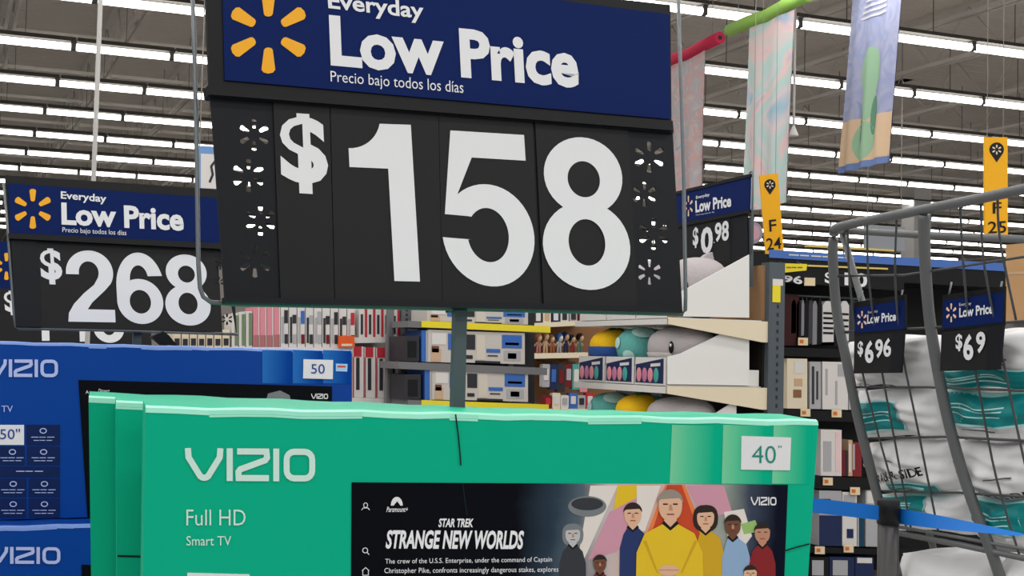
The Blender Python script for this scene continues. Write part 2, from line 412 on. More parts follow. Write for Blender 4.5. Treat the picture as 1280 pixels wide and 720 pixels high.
# printed screen on the carton
sq = [(439.5, 603), (985, 606), (971, 960), (437.5, 960)]
l = PG.q(sq, -.001); sx0, sx1 = l[0][0], l[1][0]
scr = MB().prism([l[i] for i in (3, 2, 1, 0)], -.001, 0).build('screen_print',
    Mgrad('screen_ramp', [(0, (6, 8, 16)), (.36, (6, 8, 18)), (.44, (44, 62, 78)), (.50, (84, 100, 112)), (.56, (196, 186, 186)), (.66, (214, 170, 150)), (.74, (208, 180, 190)), (.84, (150, 160, 150)), (.90, (60, 70, 90)), (.97, (10, 16, 34))], sx0, sx1, .07), tv)
letters(PG, scr, [('STAR TREK', rq(548, 648, 592, 659, .005), dict(bold=.03, shear=.25)), ('STRANGE NEW WORLDS', rq(482, 662.5, 655, 686, .004), dict(bold=.035, shear=.25)),
    ('The crew of the U.S.S. Enterprise, under the command of Captain', rq(481.5, 698.5, 690, 706.5, -.012), dict(space=1.03)),
    ('Christopher Pike, confronts increasingly dangerous stakes, explores', rq(480.5, 710, 698, 718.5, -.008), dict(space=1.03)),
    ('Paramount+', rq(483, 633.5, 510, 640), dict(shear=.3, bold=.01))], M('screen_white', (235, 237, 242), .5), -.0018)
b = MB(); pput(b, PG, 'logo', rq(938.5, 621, 970.5, 631.5, .01), -.0018); b.build('brand_lettering', white_print, scr)
b = MB()
def pxpoly(P, pts, y): return [P.loc(x, y_, y) for x, y_ in pts]
pa = [(x, z) for x, z in arc(496, 632, 7.5, 11, 180, 0, 12)]
b.flat(pxpoly(PG, [(x, 2 * 632 - z) for x, z in pa] + [(500.5, 632), (496.5, 626.5), (492, 632)], -.0018)[::-1], -.0018)
for pts, cl in (([(452, 637.5), (454, 635), (460, 635), (462, 637.5)], 0), (arc(457, 631.5, 2.5, 3, 0, 330, 10), 1), (arc(456.5, 688, 3.2, 3.2, 0, 330, 10), 1), ([(459, 690.5), (461.5, 693.5)], 0),
                ([(452.5, 713.5), (457, 709.5), (461.5, 713.5)], 0), ([(453.5, 713), (453.5, 719), (460.5, 719), (460.5, 713)], 0)):
    v, f = ribbon(pxpoly(PG, pts, -.0018), .0011, bool(cl)); b.add([(x, -.0018, z) for x, z in v], f)
b.build('menu_icons', white_print, scr)
# plain crowd of generic figures in coloured jumpers
pm = {n: M('print_' + n, c, .5) for n, c in dict(red=(196, 72, 40), orange=(232, 126, 70), rose=(206, 150, 170), cream=(226, 220, 214), yellow=(226, 190, 40), mustard=(206, 164, 36), navyblue=(38, 54, 104),
      paleblue=(142, 172, 206), darkred=(134, 34, 40), grey=(120, 126, 130), darkgrey=(52, 56, 62), skin=(222, 178, 148), skinshade=(190, 138, 112), brown=(112, 74, 54), hairdark=(44, 34, 32), hairgrey=(150, 140, 130), lime=(150, 188, 110), black=(18, 18, 22), goldline=(240, 200, 90), paleskin=(190, 190, 190)).items()}
keys = list(pm); pl = [pm[k] for k in keys]; ix = {k: i for i, k in enumerate(keys)}
fig = MB(); dep = [-.0012]
def F_(pts, c): dep[0] -= .00003; fig.flat(pxpoly(PG, pts, dep[0])[::-1], dep[0], ix[c])
F_([(738, 607), (772, 607), (716, 730), (722, 700)], 'cream'); F_([(772, 607), (800, 607), (796, 640), (762, 668)], 'yellow')
F_([(762, 640), (796, 622), (800, 664), (770, 690), (735, 700)], 'rose'); F_([(796, 607), (826, 607), (806, 664), (796, 664)], 'cream')
F_([(800, 690), (833, 606), (852, 606), (876, 668), (870, 700)], 'red'); F_([(800, 690), (832, 606), (834, 606), (806, 692)], 'orange'); F_([(852, 606), (856, 606), (880, 664), (874, 666)], 'orange')
F_([(858, 607), (905, 607), (915, 640), (880, 650)], 'rose'); F_([(905, 640), (930, 636), (940, 670), (925, 690), (912, 690)], 'cream'); F_([(926, 655), (944, 650), (950, 664), (930, 668)], 'lime')
F_(arc(734, 633, 24, 13, 0, 345, 20), 'grey'); F_(arc(734, 630, 20, 8, 0, 345, 20), 'darkgrey')
def person(cx, top, h, torso, skin, hair, sh, longhair=False, turn=0):
    """one printed figure: shoulders, neck, head, hair and simple features"""
    w_ = h * .40
    if longhair: F_(arc(cx, top + h * .55, w_ * 1.45, h * .62, 0, 350, 18, 2.6), hair)
    s0, s1 = sh
    F_([(s0, 760), (s0 + (s1 - s0) * .02, top + h * 2.1), (s0 + (s1 - s0) * .14, top + h * 1.45), (cx - w_ * .6, top + h * 1.13), (cx + w_ * .6, top + h * 1.13), (s1 - (s1 - s0) * .14, top + h * 1.45), (s1 - (s1 - s0) * .02, top + h * 2.1), (s1, 760)][::-1], torso)
    F_([(cx - w_ * .5, top + h * .8), (cx + w_ * .5, top + h * .8), (cx + w_ * .55, top + h * 1.16), (cx, top + h * 1.26), (cx - w_ * .55, top + h * 1.16)][::-1], skin)
    F_([(cx - w_ * .72, top + h * 1.12), (cx - w_ * .55, top + h * 1.02), (cx, top + h * 1.24), (cx + w_ * .55, top + h * 1.02), (cx + w_ * .72, top + h * 1.12), (cx, top + h * 1.36)], 'black')
    F_(arc(cx, top + h * .5, w_, h * .52, 0, 350, 22, 2.3), skin)
    F_([(x, 2 * (top + h * .42) - z) for x, z in arc(cx - turn * .1, top + h * .42, w_ * 1.1, h * .46, 0, 180, 14)] + [(cx - w_ * .8, top + h * .3), (cx + w_ * .75, top + h * .26)], hair)
    for sx in (-.42, .42):
        x = cx + w_ * (sx + turn * .02); F_([(x - w_ * .2, top + h * .44), (x + w_ * .2, top + h * .44), (x + w_ * .2, top + h * .49), (x - w_ * .2, top + h * .49)], 'hairdark')
    F_([(cx - w_ * .1, top + h * .48), (cx + w_ * .12, top + h * .48), (cx + w_ * .2, top + h * .68), (cx - w_ * .14, top + h * .68)], 'skinshade')
    F_([(cx - w_ * .32, top + h * .79), (cx + w_ * .34, top + h * .79), (cx + w_ * .3, top + h * .83), (cx - w_ * .28, top + h * .83)], 'darkred' if skin != 'paleskin' else 'darkgrey')
person(716, 656, 23, 'darkgrey', 'paleskin', 'grey', (699, 733), True)
person(791, 629, 27, 'navyblue', 'skin', 'hairdark', (774, 812))
person(882, 633, 27, 'mustard', 'skin', 'hairdark', (868, 905), True)
person(916, 644, 25, 'paleblue', 'brown', 'hairdark', (902, 938))
person(953, 654, 24, 'darkred', 'skinshade', 'hairdark', (936, 970))
person(838, 613, 37, 'yellow', 'skin', 'hairgrey', (794, 880))
for a_ in ((806, 690, 822, 716), (870, 690, 852, 716)):
    F_(pts := [(a_[0] - 2, a_[1] - 14), (a_[0] + 2, a_[1] - 14), (a_[2] + 1, a_[3]), (a_[2] - 1, a_[3])], 'mustard')
F_(arc(836, 713, 13, 7, 0, 345, 16), 'skin'); F_([(824, 712), (848, 712), (848, 713.2), (824, 713.2)], 'skinshade')
person(750, 694, 20, 'darkred', 'brown', 'hairdark', (734, 766)); person(938, 707, 20, 'darkred', 'skin', 'hairdark', (922, 956))
fig.build('printed_figures', pl, scr)
P2 = Plane(600, 720, o=PG.o + PG.n * .195, yaw=-6, tilt=2); P3 = Plane(600, 720, o=PG.o + PG.n * .345, yaw=-6, tilt=2)
t2 = tv_box('television_box', 'middle green television carton, its edge showing behind the front carton', P2, [(145, 502.5), (950, 528.5), (950, 720), (146, 720)], .14, green, green_edge, 'green television cartons', gd)
b = MB(); v, f = ribbon([P2.loc(x, y, -.001) for x, y in ((147, 695), (186, 696))], .003); b.add([(x, -.001, z) for x, z in v], f); b.build('slit', MATS['slit_dark'], t2)
tv_box('television_box', 'rearmost green television carton, its edge showing farthest left', P3, [(111, 496.5), (900, 526), (900, 720), (114, 720)], .14, green, green_edge, 'green television cartons', gd)
px = PG.M @ Vector((0, 0, gd))
bs = MB().box(-.66, .66, -.02, .56, 0, px.z - .002)
pd = bs.build('display_platform', M('platform_black', (40, 40, 44), .6), None, Matrix.Translation((px.x + .02, px.y + .02, 0)) @ Matrix.Rotation(math.radians(-6), 4, 'Z')); pd['kind'] = 'structure'

# ================================================================== PRICE SIGNS
_pl = Plane(0, 0, o=PG.o + PG.n * .167, yaw=-6, tilt=2); _pp = _pl.M @ Vector((_pl.loc(571.5, 512)[0], 0, _pl.loc(571.5, 512)[1]))
PS = Plane(567, 384, Y=_pp.y - .03, yaw=3.5, tilt=-7, roll=-1)
sg = thing('price_sign', 'large black and navy price sign reading 158 above the green cartons', 'sign', PS)
panel(PS, 'header_frame', sg, [(256, -60), (838, 6), (839.5, 156), (262.5, 108)], .002, .014, frame_black)
panel(PS, 'header_panel', sg, [(277, -54), (837, 18), (838, 149), (281, 100)], -.001, .002, navy)
b = MB()
for pt in spark_px(PS, 335.5, 40, 52, -.0022): b.prism(pt[::-1] if False else pt, -.0022, -.0011)
b.build('spark_emblem', spark_yellow, sg)
letters(PS, sg, [('Everyday', [(409, -10), (529, 3.5), (530, 30), (411, 16.5)], dict(bold=.022)), ('Low Price', [(411, 18.5), (721, 50), (724.5, 111), (413.5, 82.5)], dict(bold=.036)),
    ('Precio bajo todos los días', [(413, 88.5), (579, 102), (579.5, 121), (413.5, 106)], dict(bold=-.002))], white_print, -.0022)
panel(PS, 'rail', sg, [(260, 106), (841, 151), (842, 163), (261, 118)], -.014, .016, frame_black)
panel(PS, 'rail_lip', sg, [(261, 117), (842, 162), (842, 166), (262, 121)], -.007, .016, strip_black)
holes_strip(PS, [(263, 121), (342, 127.5), (351, 378), (281, 374)], [(318, 168, 20), (311, 219, 21), (326, 275, 20), (319, 326, 21)], .000, .004).build('side_strip', strip_black, sg)
holes_strip(PS, [(783, 161), (841, 165.5), (853, 387), (797, 384.5)], [(812, 196, 20), (806, 243, 16), (817.5, 292, 20), (812.5, 340, 16)], .000, .004).build('side_strip', strip_black, sg)
for q in ([(341.5, 127), (412, 133), (418, 378), (351, 376)], [(413, 133), (548, 144), (553, 382), (419, 379)], [(548.5, 144), (665.5, 153), (676, 385), (553.5, 382)], [(669, 153), (785, 161), (797, 386), (680, 385)]):
    panel(PS, 'digit_card', sg, q, -.003, -.001, card_black)
panel(PS, 'backing', sg, [(346, 128), (783, 162), (795, 386), (354, 378)], .000, .006, strip_black)
b = MB(); y = -.0042
pput(b, PS, '1', [(434, 152), (513.5, 156), (525, 352), (444, 350)], y); pput(b, PS, '5', [(547, 162), (660, 169), (672, 361), (556, 355)], y)
pput(b, PS, '8', [(672, 169), (779, 174), (791, 364), (681, 361)], y)
ptext(b, PS, '$', [(349, 140), (407, 144), (412, 244), (352, 240)], y, bold=.03)
b.build('price_digits', white_print, sg)
panel(PS, 'bottom_rail', sg, [(281, 371), (852, 383), (854, 391), (282, 378)], -.008, .012, strip_black)
tubepx(PS, [(238.5, -60), (243, 60), (246, 200), (248, 330), (250, 360), (254, 371), (263, 377.5), (290, 380), (567, 386), (853, 393), (856.5, 388), (857, 370), (855, 240), (851, 100), (846, -60)], .0035, .022).build('wire_frame', wire_grey, sg)
p0 = PS.loc(571.5, 386, .03)
zt_ = at(571.5, 384, Y=_pp.y).z
pole = MB().box(_pp.x - .0105, _pp.x + .0105, _pp.y - .008, _pp.y + .008, .72, zt_)
po = pole.build('pole', post_grey); po.parent = sg; po.matrix_parent_inverse = PS.M.inverted()
b = MB().box(p0[0] - .012, p0[0] + .012, .004, .05, p0[1] - .004, p0[1] + .012).build('clamp', frame_black, sg)

def mid_sign(name, label, P, k):
    return thing(name, label, 'sign', P)
PT = Plane(160, 412, Y=4.22, yaw=6, tilt=-8)
s2 = thing('price_sign', 'price sign reading 268 above the blue cartons', 'sign', PT)
panel(PT, 'header_frame', s2, [(7, 219), (292, 238), (294, 308), (12, 294)], .002, .02, frame_black)
panel(PT, 'header_panel', s2, [(10, 229), (290, 249), (291, 305), (13, 291)], -.001, .002, navy)
b = MB()
for pt in spark_px(PT, 41, 261, 25, -.003): b.prism(pt, -.003, -.0011)
b.build('spark_emblem', spark_yellow, s2)
letters(PT, s2, [('Everyday', [(76, 239), (133, 243.5), (133, 256), (76, 251)], dict(bold=.022)), ('Low Price', [(76.5, 253), (229, 260), (230, 289), (77, 281)], dict(bold=.036)),
                 ('Precio bajo todos los días', [(78, 284), (158, 288), (158, 296), (78, 292)], {})], white_print, -.003)
panel(PT, 'rail', s2, [(11, 291), (293, 305), (294, 312), (12, 298)], -.018, .02, frame_black)
panel(PT, 'price_panel', s2, [(13, 298), (271, 311), (278, 415), (20, 409)], .0, .006, card_black)
panel(PT, 'side_cover', s2, [(14, 298), (46, 300), (52, 409), (20, 408)], -.006, 0, strip_black)
holes_strip(PT, [(271, 311), (290, 312), (296, 417), (278, 416)], [(275.5, 330, 7), (274, 352, 6), (284, 399, 7)], .0, .004).build('side_strip', strip_black, s2)
b = MB(); y = -.002
pput(b, PT, '2', [(81, 312), (140, 314), (144.5, 403), (85.5, 402)], y); pput(b, PT, '6', [(143, 314.5), (200, 317), (206, 406), (148, 404)], y); pput(b, PT, '8', [(203, 317), (259, 319), (265, 408), (208, 406)], y)
ptext(b, PT, '$', [(49, 310), (76, 311), (79, 356), (52, 355)], y, bold=.03); b.build('price_digits', white_print, s2)
tubepx(PT, [(5, 230), (10, 290), (18, 395), (20, 408), (24, 410.5), (160, 413.5), (297, 418)], .0045, .005).build('wire_frame', wire_grey, s2)
a = PT.M @ Vector((PT.loc(172, 412, .03)[0], .03, PT.loc(172, 412, .03)[1] + .03))
po = MB().box(a.x - .0125, a.x + .0125, a.y - .01, a.y + .01, .3, a.z).build('pole', post_grey); po.parent = s2; po.matrix_parent_inverse = PT.M.inverted()

PU = Plane(90, 428, Y=7.2, yaw=4, tilt=-4)
s3 = thing('price_sign', 'farther price sign mostly hidden behind the 268 sign, only its edges showing', 'sign', PU)
panel(PU, 'header_panel', s3, [(-14, 300), (184, 318), (185, 366), (-10, 360)], 0, .02, navy)
b = MB()
for pt in spark_px(PU, 8, 333, 17, -.003): b.prism(pt, -.003, 0)
b.build('spark_emblem', spark_yellow, s3)
panel(PU, 'price_panel', s3, [(-10, 360), (185, 366), (190, 436), (-6, 431)], 0, .02, card_black)
b = MB(); ptext(b, PU, '$', [(4, 363), (22, 364), (25, 394), (7, 394)], -.003, bold=.03)
pput(b, PU, '1', [(36, 366), (60, 366), (62, 426), (38, 426)], -.003); pput(b, PU, '1', [(84, 367), (107, 367), (109, 427), (86, 427)], -.003); pput(b, PU, '8', [(114, 367), (152, 368), (156, 429), (118, 428)], -.003)
b.build('price_digits', white_print, s3)
po = MB().box(-.02, .02, .03, .06, -(PU.o.z), .2).build('pole', post_grey, s3)

# ================================================================== BLUE TELEVISION BOXES
blue = M('blue_board', (0, 62, 150), .4, noise=.03, scale=3)
blue_edge = M('blue_edge', (120, 150, 215), .35)
lav = M('lavender_print', (176, 190, 240), .5); darknavy = M('dark_navy_print', (6, 30, 84), .5); blackp = M('black_print', (5, 7, 14), .5, spec=.1)
PL = Plane(60, 720, Y=3.86, yaw=2); _zl = PL.loc(50, 657)[1]
_yr = min((abs(PL.loc(400, y / 4)[1] - _zl), y / 4) for y in range(2500, 2760))[1]; _yq = min((abs(PL.loc(-80, y / 4)[1] - _zl), y / 4) for y in range(2560, 2720))[1]
PB = Plane(190, 655, Y=4.0, yaw=2)
bb = -(PB.o.z - (PL.o.z + _zl) - .003)
bt = tv_box('television_box', 'upper blue television carton with a 50 label and a dark screen picture', PB, [(-75, 425), (440, 438.5), (440, 655), (-75, 655)], .16, blue, blue_edge, 'blue television cartons', bb)
b = MB(); pput(b, PB, 'logo', rq(-18, 449, 72.5, 471, .006), -.003); b.build('brand_lettering', lav, bt)
letters(PB, bt, [('Smart TV', rq(-30, 507, 16, 515), {})], lav, -.003)
q = PB.q([(98, 475), (415, 483), (415, 655), (110, 655)], -.002)
s_ = MB().prism([q[i] for i in (3, 2, 1, 0)], -.002, 0).build('screen_print', blackp, bt)
b = MB(); pput(b, PB, 'logo', rq(389, 492, 410, 498.5, .01), -.003); b.build('brand_lettering', white_print, s_)
letters(PB, s_, [('Disney+', rq(123, 486, 137, 492, .02), dict(shear=.2)), ('A', rq(107, 488, 111, 492), {})], white_print, -.003)
b = MB(); b.flat([PB.loc(x, y_, -.0026) for x, y_ in ((335, 492), (350, 488), (362, 494), (366, 510), (330, 510))][::-1], -.0026); b.build('printed_picture', pm['grey'], s_)
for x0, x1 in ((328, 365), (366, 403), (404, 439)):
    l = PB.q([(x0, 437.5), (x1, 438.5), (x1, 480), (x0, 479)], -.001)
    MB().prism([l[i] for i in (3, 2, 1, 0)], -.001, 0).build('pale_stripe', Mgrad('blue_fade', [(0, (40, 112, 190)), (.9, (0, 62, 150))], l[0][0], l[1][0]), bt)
lb = panel(PB, 'size_label', bt, [(379.5, 449), (416.5, 450), (416, 474), (379, 473)], -.004, 0, white_print); lb['label'] = 'white label with 50'
letters(PB, lb, [('50', rq(389, 455, 406, 467, .01), {})], M('blue_print', (30, 60, 150), .5), -.005)
lb = panel(PB, 'sticker', bt, [(420, 454.5), (434.5, 455), (434, 464.5), (420, 464)], -.003, 0, M('pale_blue_print', (170, 205, 240), .5))
panel(PB, 'lettering', lb, [(422, 457), (432, 457.3), (432, 459.3), (422, 459)], -.0036, -.003, pm['red'])
# feature grid
cells = [(-20, 531, 30, 556, 1), (33, 531, 75, 556, 0), (-20, 558, 31, 581, 0), (34, 558, 75, 581, 0), (-20, 583, 75, 596, 0), (-20, 598, 33, 621, 0), (36, 598, 75, 621, 0), (-20, 623, 33, 647, 0), (36, 623, 75, 647, 0)]
for x0, y0, x1, y1, wh in cells:
    cpart = panel(PB, 'feature_cell', bt, rq(x0, y0, x1, y1, .004), -.002, 0, white_print if wh else darknavy)
    mb = MB()
    if wh: ptext(mb, PB, '50"', rq(0, 536, 25, 549), -.003); mb.build('lettering', MATS['blue_print'], cpart); cpart['label'] = 'white cell with 50'
    else:
        cx = (max(x0, 0) + x1) / 2; h = y1 - y0
        if h > 15:
            for k, hw in ((.62, 15), (.78, 12)):
                bars(mb, PB, cx - hw, y0 + h * k - .5, cx + hw, .9, -.003)
            v, f = ribbon(pxpoly(PB, arc(cx, y0 + h * .3, 4, 3, 0, 330, 10), -.003), .0025, True); mb.add([(x, -.003, z) for x, z in v], f)
        else: bars(mb, PB, 20, y0 + 5.5, 55, 1.1, -.003)
        mb.build('lettering', lav, cpart)
bt2 = tv_box('television_box', 'lower blue television carton under the upper one, left of the green cartons', PL, [(-80, _yq), (400, _yr), (400, 720), (-80, 720)], .32, blue, blue_edge, 'blue television cartons', -(PL.o.z - .12))
b = MB(); pput(b, PL, 'logo', rq(-17, 683.5, 75.5, 704.5, .006), -.003); b.build('brand_lettering', lav, bt2)
panel(PL, 'screen_print', bt2, [(102, 706), (380, 712), (380, 800), (104, 800)], -.002, 0, blackp)
structure(MB().box(PL.o.x - .6, PL.o.x + .9, PL.o.y + .02, PL.o.y + .4, 0, .119), 'display_platform', MATS['platform_black'])
# black clip lying on the blue carton
PK = Plane(204, 430.5, Y=4.08)
b = MB(); b.prism(PK.q([(190, 421), (203, 431.5), (222, 432), (211, 419), (204, 414)]), 0, .06)
kk = b.build('sensor_clip', M('clip_black', (14, 15, 18), .5), None, PK.M); tag(kk, 'small black anti-theft clip lying on top of the blue carton', 'clip')

# ================================================================== PRODUCT BOXES AND SHELVES IN THE MIDDLE
def product(name, label, cat, q, Y, depth, mat, group=None, deco=(), Pf=None):
    """a pack whose front face fills the quad q; deco = (part name, quad in 0..1, material)"""
    cx = sum(p_[0] for p_ in q[2:]) / 2; cy = sum(p_[1] for p_ in q[2:]) / 2
    P = Pf or Plane(cx, cy, Y=Y)
    t = thing(name, label, cat, P, group); l = P.q(q)
    e = min(.004, depth / 5)
    MB().prism([l[i] for i in (3, 2, 1, 0)], 0, depth).build('pack', mat, t)
    for pn, (u0, v0, u1, v1), m_ in deco:
        MB().prism([bil(l, u0, v0), bil(l, u1, v0), bil(l, u1, v1), bil(l, u0, v1)], -.003, 0).build(pn, m_, t)
    return t
wpk = M('pack_white', (214, 210, 208), .5); gpk = M('pack_grey', (168, 168, 172), .5); dpk = M('pack_dark', (48, 48, 54), .5); rpk = M('pack_red', (186, 46, 60), .5); ppk = M('pack_pink', (216, 138, 150), .5)
bpk = M('pack_blue', (58, 104, 178), .5); grn = M('pack_green', (110, 132, 96), .5); crm = M('pack_cream', (222, 210, 186), .5); brn = M('pack_brown', (134, 96, 66), .6); teal = M('pack_teal', (70, 160, 150), .5)
orng = M('pack_orange', (226, 92, 40), .5); ylw = M('pack_yellow', (228, 210, 50), .5); navyp = M('pack_navy', (30, 42, 80), .5); maroon = M('pack_maroon', (110, 26, 34), .5); tan_ = M('pack_tan', (196, 166, 136), .5)
shelf_white = M('shelf_white', (214, 212, 208), .45); shelf_grey = M('shelf_grey', (112, 112, 114), .5); shelf_cream = M('shelf_cream', (222, 210, 184), .5)
# shelving with blister packs, left of the uprights
YS = 7.6
PA = Plane(400, 505, Y=YS)
un = thing('shelf_unit', 'grey shelving of small boxed packs behind the blue carton', 'shelf', PA)
flr = -PA.o.z
def boxpx(P, name, root, q, y0, y1, mat): return panel(P, name, root, q, y0, y1, mat)
boxpx(PA, 'back_panel', un, [(190, 330), (520, 345), (520, 520), (190, 510)], .5, .53, M('panel_grey', (120, 116, 112), .6))
lx0 = PA.loc(500, 400)[0]; lx1 = PA.loc(507, 400)[0]
for x0, x1, y0 in ((500, 519, -.01),):
    a0, a1 = PA.loc(x0, 450)[0], PA.loc(x1, 450)[0]
    up = MB().box(a0, a1, y0, .05, flr, PA.loc(510, 372)[1])
    up.build('upright', shelf_grey, un)
    sl = MB()
    for k in range(20):
        z = PA.loc(507, 386)[1] - k * .028; sl.box(a0 + .025, a0 + .036, y0 - .002, y0, z - .014, z)
    sl.build('slots', dpk, un)
for nm, (x0, y0, x1, y1), sl_ in (('shelf', (200, 434, 441, 439), .0), ('shelf', (440, 422, 500, 429), -.02), ('shelf', (440, 497, 500, 504), .02)):
    q = rq(x0, y0, x1, y1, sl_); l = PA.q(q)
    MB().prism([l[i] for i in (3, 2, 1, 0)], 0, .5).build(nm, shelf_white, un)
def onshelf(x0, y0, x1, y1, sl_, name, label, cat, mat, group, deco=(), depth=.22):
    return product(name, label, cat, rq(x0, y0, x1, y1, sl_), YS + .004, depth, mat, group, deco)
ORD = ['leftmost', 'second from left', 'third from left', 'fourth from left', 'fifth from left', 'sixth from left', 'seventh from left', 'eighth from left', 'ninth from left', 'rightmost']
for i in range(4):
    x = 316.5 + i * 8.6
    onshelf(x, 384 + (i == 3) * -2, x + 7.8, 434, 0, 'boxed_pack', 'tall pink pack above the blue carton, %s of the pink four' % ('rightmost' if i == 3 else ORD[i]), 'pack', ppk, 'pink packs', [('printed_band', (.1, .0, .9, .3), M('pack_rosebrown', (170, 110, 110), .5)), ('printed_edge', (.82, 0, 1, 1), wpk)])
for i in range(3):
    x = 290 + i * 8.8
    onshelf(x, 392 - i * 1.5, x + 7.6, 434, 0, 'boxed_pack', 'green and white pack left of the pink packs, %s of three' % ('rightmost' if i == 2 else ORD[i]), 'pack', wpk, 'green and white packs', [('printed_band', (.45, .05, .95, .95), grn)])
for i in range(7):
    x = 217 + i * 10.2
    onshelf(x, 412 + (i % 2), x + 8.8, 434, 0, 'boxed_pack', 'low cream pack under the 268 sign, %s of seven' % ('rightmost' if i == 6 else ORD[i]), 'pack', crm, 'cream packs', [('printed_picture', (.15, .1, .85, .5), dpk)])
cols = [wpk, wpk, wpk, wpk, wpk, wpk, wpk, wpk, wpk]
mid = [dpk, dpk, bpk, gpk, gpk, dpk, dpk, dpk, rpk]
for i in range(9):
    x = 351 + i * 10.4
    onshelf(x, 379.5 + i * .5, x + 9.3, 434, 0, 'boxed_pack', 'tall white boxed pack above the 50 label, %s in its row' % ('rightmost' if i == 8 else ORD[i]), 'pack', cols[i], 'white boxed packs on the upper shelf',
            [('printed_picture', (.45, .55, .95, .85 - .1 * (i % 2)), mid[i]), ('printed_tool', (.12, .1, .4, .7), dpk if i % 2 else gpk), ('printed_band', (.5, .08, .95, .3), [dpk, gpk, maroon][i % 3])])
for i in range(5):
    x = 449 + i * 10.2
    onshelf(x, 383 + i * .7, x + 9.4, 421.8 - i * .25, 0, 'boxed_pack', 'white pack with red edge beside the grey upright, %s of the upper five' % ('rightmost' if i == 4 else ORD[i]), 'pack', wpk, 'red edged packs, upper',
            [('printed_edge', (.74, 0, 1, 1), rpk), ('printed_tool', (.2, .1, .5, .75), dpk)])
for i in range(4):
    x = 441 + i * 14.6
    onshelf(x, 433 + i * .8, x + 13.4, 496.8 + i * .3, 0.01, 'clipper_pack', 'white pack with red corner and dark clipper picture, %s on the lower shelf' % ('rightmost' if i == 3 else ORD[i]), 'pack', wpk, 'clipper packs on the lower shelf',
            [('red_corner', (.08, .8, .8, 1), rpk), ('printed_tool', (.3, .15, .62, .78), dpk), ('red_edge', (0, 0, .1, .8), rpk)])
product('shelf_tag', 'orange shelf tag at the end of the upper packs', 'tag', rq(424, 420, 443, 434, 0), YS - .03, .03, orng, None, [('paper_insert', (.15, .1, .85, .3), crm)])

# television accessory boxes on yellow edged shelves
YE = 7.2
PE = Plane(605, 512, Y=YE)
un = thing('shelf_unit', 'grey shelving with yellow price strips holding blue and white boxes', 'shelf', PE)
fl = -PE.o.z
boxpx(PE, 'back_panel', un, [(523, 365), (668, 370), (668, 530), (523, 530)], .335, .36, dpk)
for x0, x1 in ((505, 512), (661, 667)):
    a0, a1 = PE.loc(x0, 450)[0], PE.loc(x1, 450)[0]; MB().box(a0, a1, .30, .35, fl, PE.loc(600, 370)[1]).build('upright', shelf_grey, un)
for (x0, y0, x1, y1, sl_, yel) in ((522, 401, 688, 409, .043, 1), (510, 452, 684, 461, .043, 0), (522, 500, 686, 508, .036, 1)):
    l = PE.q(rq(x0 - 12, y0, x1, y1, sl_), 0); sh = MB().prism([l[i] for i in (3, 2, 1, 0)], 0, .34).build('shelf', shelf_grey, un)
    if yel:
        l = PE.q(rq(x0 + 5, y0, x1, y1, sl_), -.006); MB().prism([l[i] for i in (3, 2, 1, 0)], -.006, 0).build('price_strip', ylw, sh)
epk = M('pack_lightgrey', (196, 190, 184), .5)
E_d = [('blue_panel', (.63, .5, .95, .92), bpk), ('printed_picture', (.05, .42, .2, .9), dpk), ('printed_label', (.66, .1, .93, .42), gpk), ('printed_stripe', (.38, .34, .6, .46), bpk), ('dark_band', (.05, .12, .16, .24), dpk), ('dark_base', (.2, 0, .6, .07), dpk), ('printed_picture', (.72, .16, .86, .34), dpk), ('pale_panel', (.22, .1, .36, .9), M('pack_beige', (206, 198, 186), .5)), ('printed_line', (.4, .22, .56, .26), dpk), ('printed_stripe', (.68, .6, .9, .68), M('pack_paleblue', (130, 164, 206), .5))]
for nm, (x0, y0, x1, y1) in (('on the top shelf', (576, 385, 660, 403.3)), ('on the middle shelf', (578, 414, 656, 453)), ('on the bottom shelf', (580, 463, 660, 500))):
    product('accessory_box', 'wide white and blue electronics box %s right of the sign pole' % nm, 'box', rq(x0, y0, x1, y1, .03), YE + .01, .28, epk, 'wide electronics boxes', E_d)
for nm, (x0, y0, x1, y1) in (('on the top shelf', (534, 385, 566, 401.4)), ('on the middle shelf', (535, 412, 567, 452.4)), ('on the bottom shelf', (540, 461.5, 568, 499.6))):
    product('accessory_box', 'narrow electronics box with a face picture %s left of the sign pole' % nm, 'box', rq(x0, y0, x1, y1, .03), YE + .01, .28, epk, 'narrow electronics boxes',
            [('printed_picture', (.12, .02, .5, .42), tan_), ('printed_hair', (.14, .3, .42, .5), pm['brown']), ('text_block', (.15, .55, .7, .9), wpk), ('blue_panel', (.78, .4, 1, .9), bpk)])
for nm, (x0, y0, x1, y1) in (('on the middle shelf', (527, 413, 534.5, 452.2)), ('on the bottom shelf', (531, 461, 539.5, 500.2))):
    product('boxed_pack', 'slim blue box beside the narrow electronics box %s' % nm, 'pack', rq(x0, y0, x1, y1, .02), YE + .01, .3, bpk, 'slim blue boxes', [('printed_edge', (.7, 0, 1, 1), gpk)])
for nm, (x0, y0, x1, y1) in (('on the middle shelf', (506, 420, 524, 451.5)), ('on the bottom shelf', (506, 468, 526, 500))):
    product('recess_box', 'dark box standing in for the shaded recess beside the grey upright %s' % nm, 'box', rq(x0, y0, x1, y1, 0), YE + .012, .28, dpk, 'dark recess boxes', [('recess_core', (.2, .15, .8, .8), M('recess_shade', (20, 20, 24), .7))])  # dark boxes paint the shade of the shelf recess

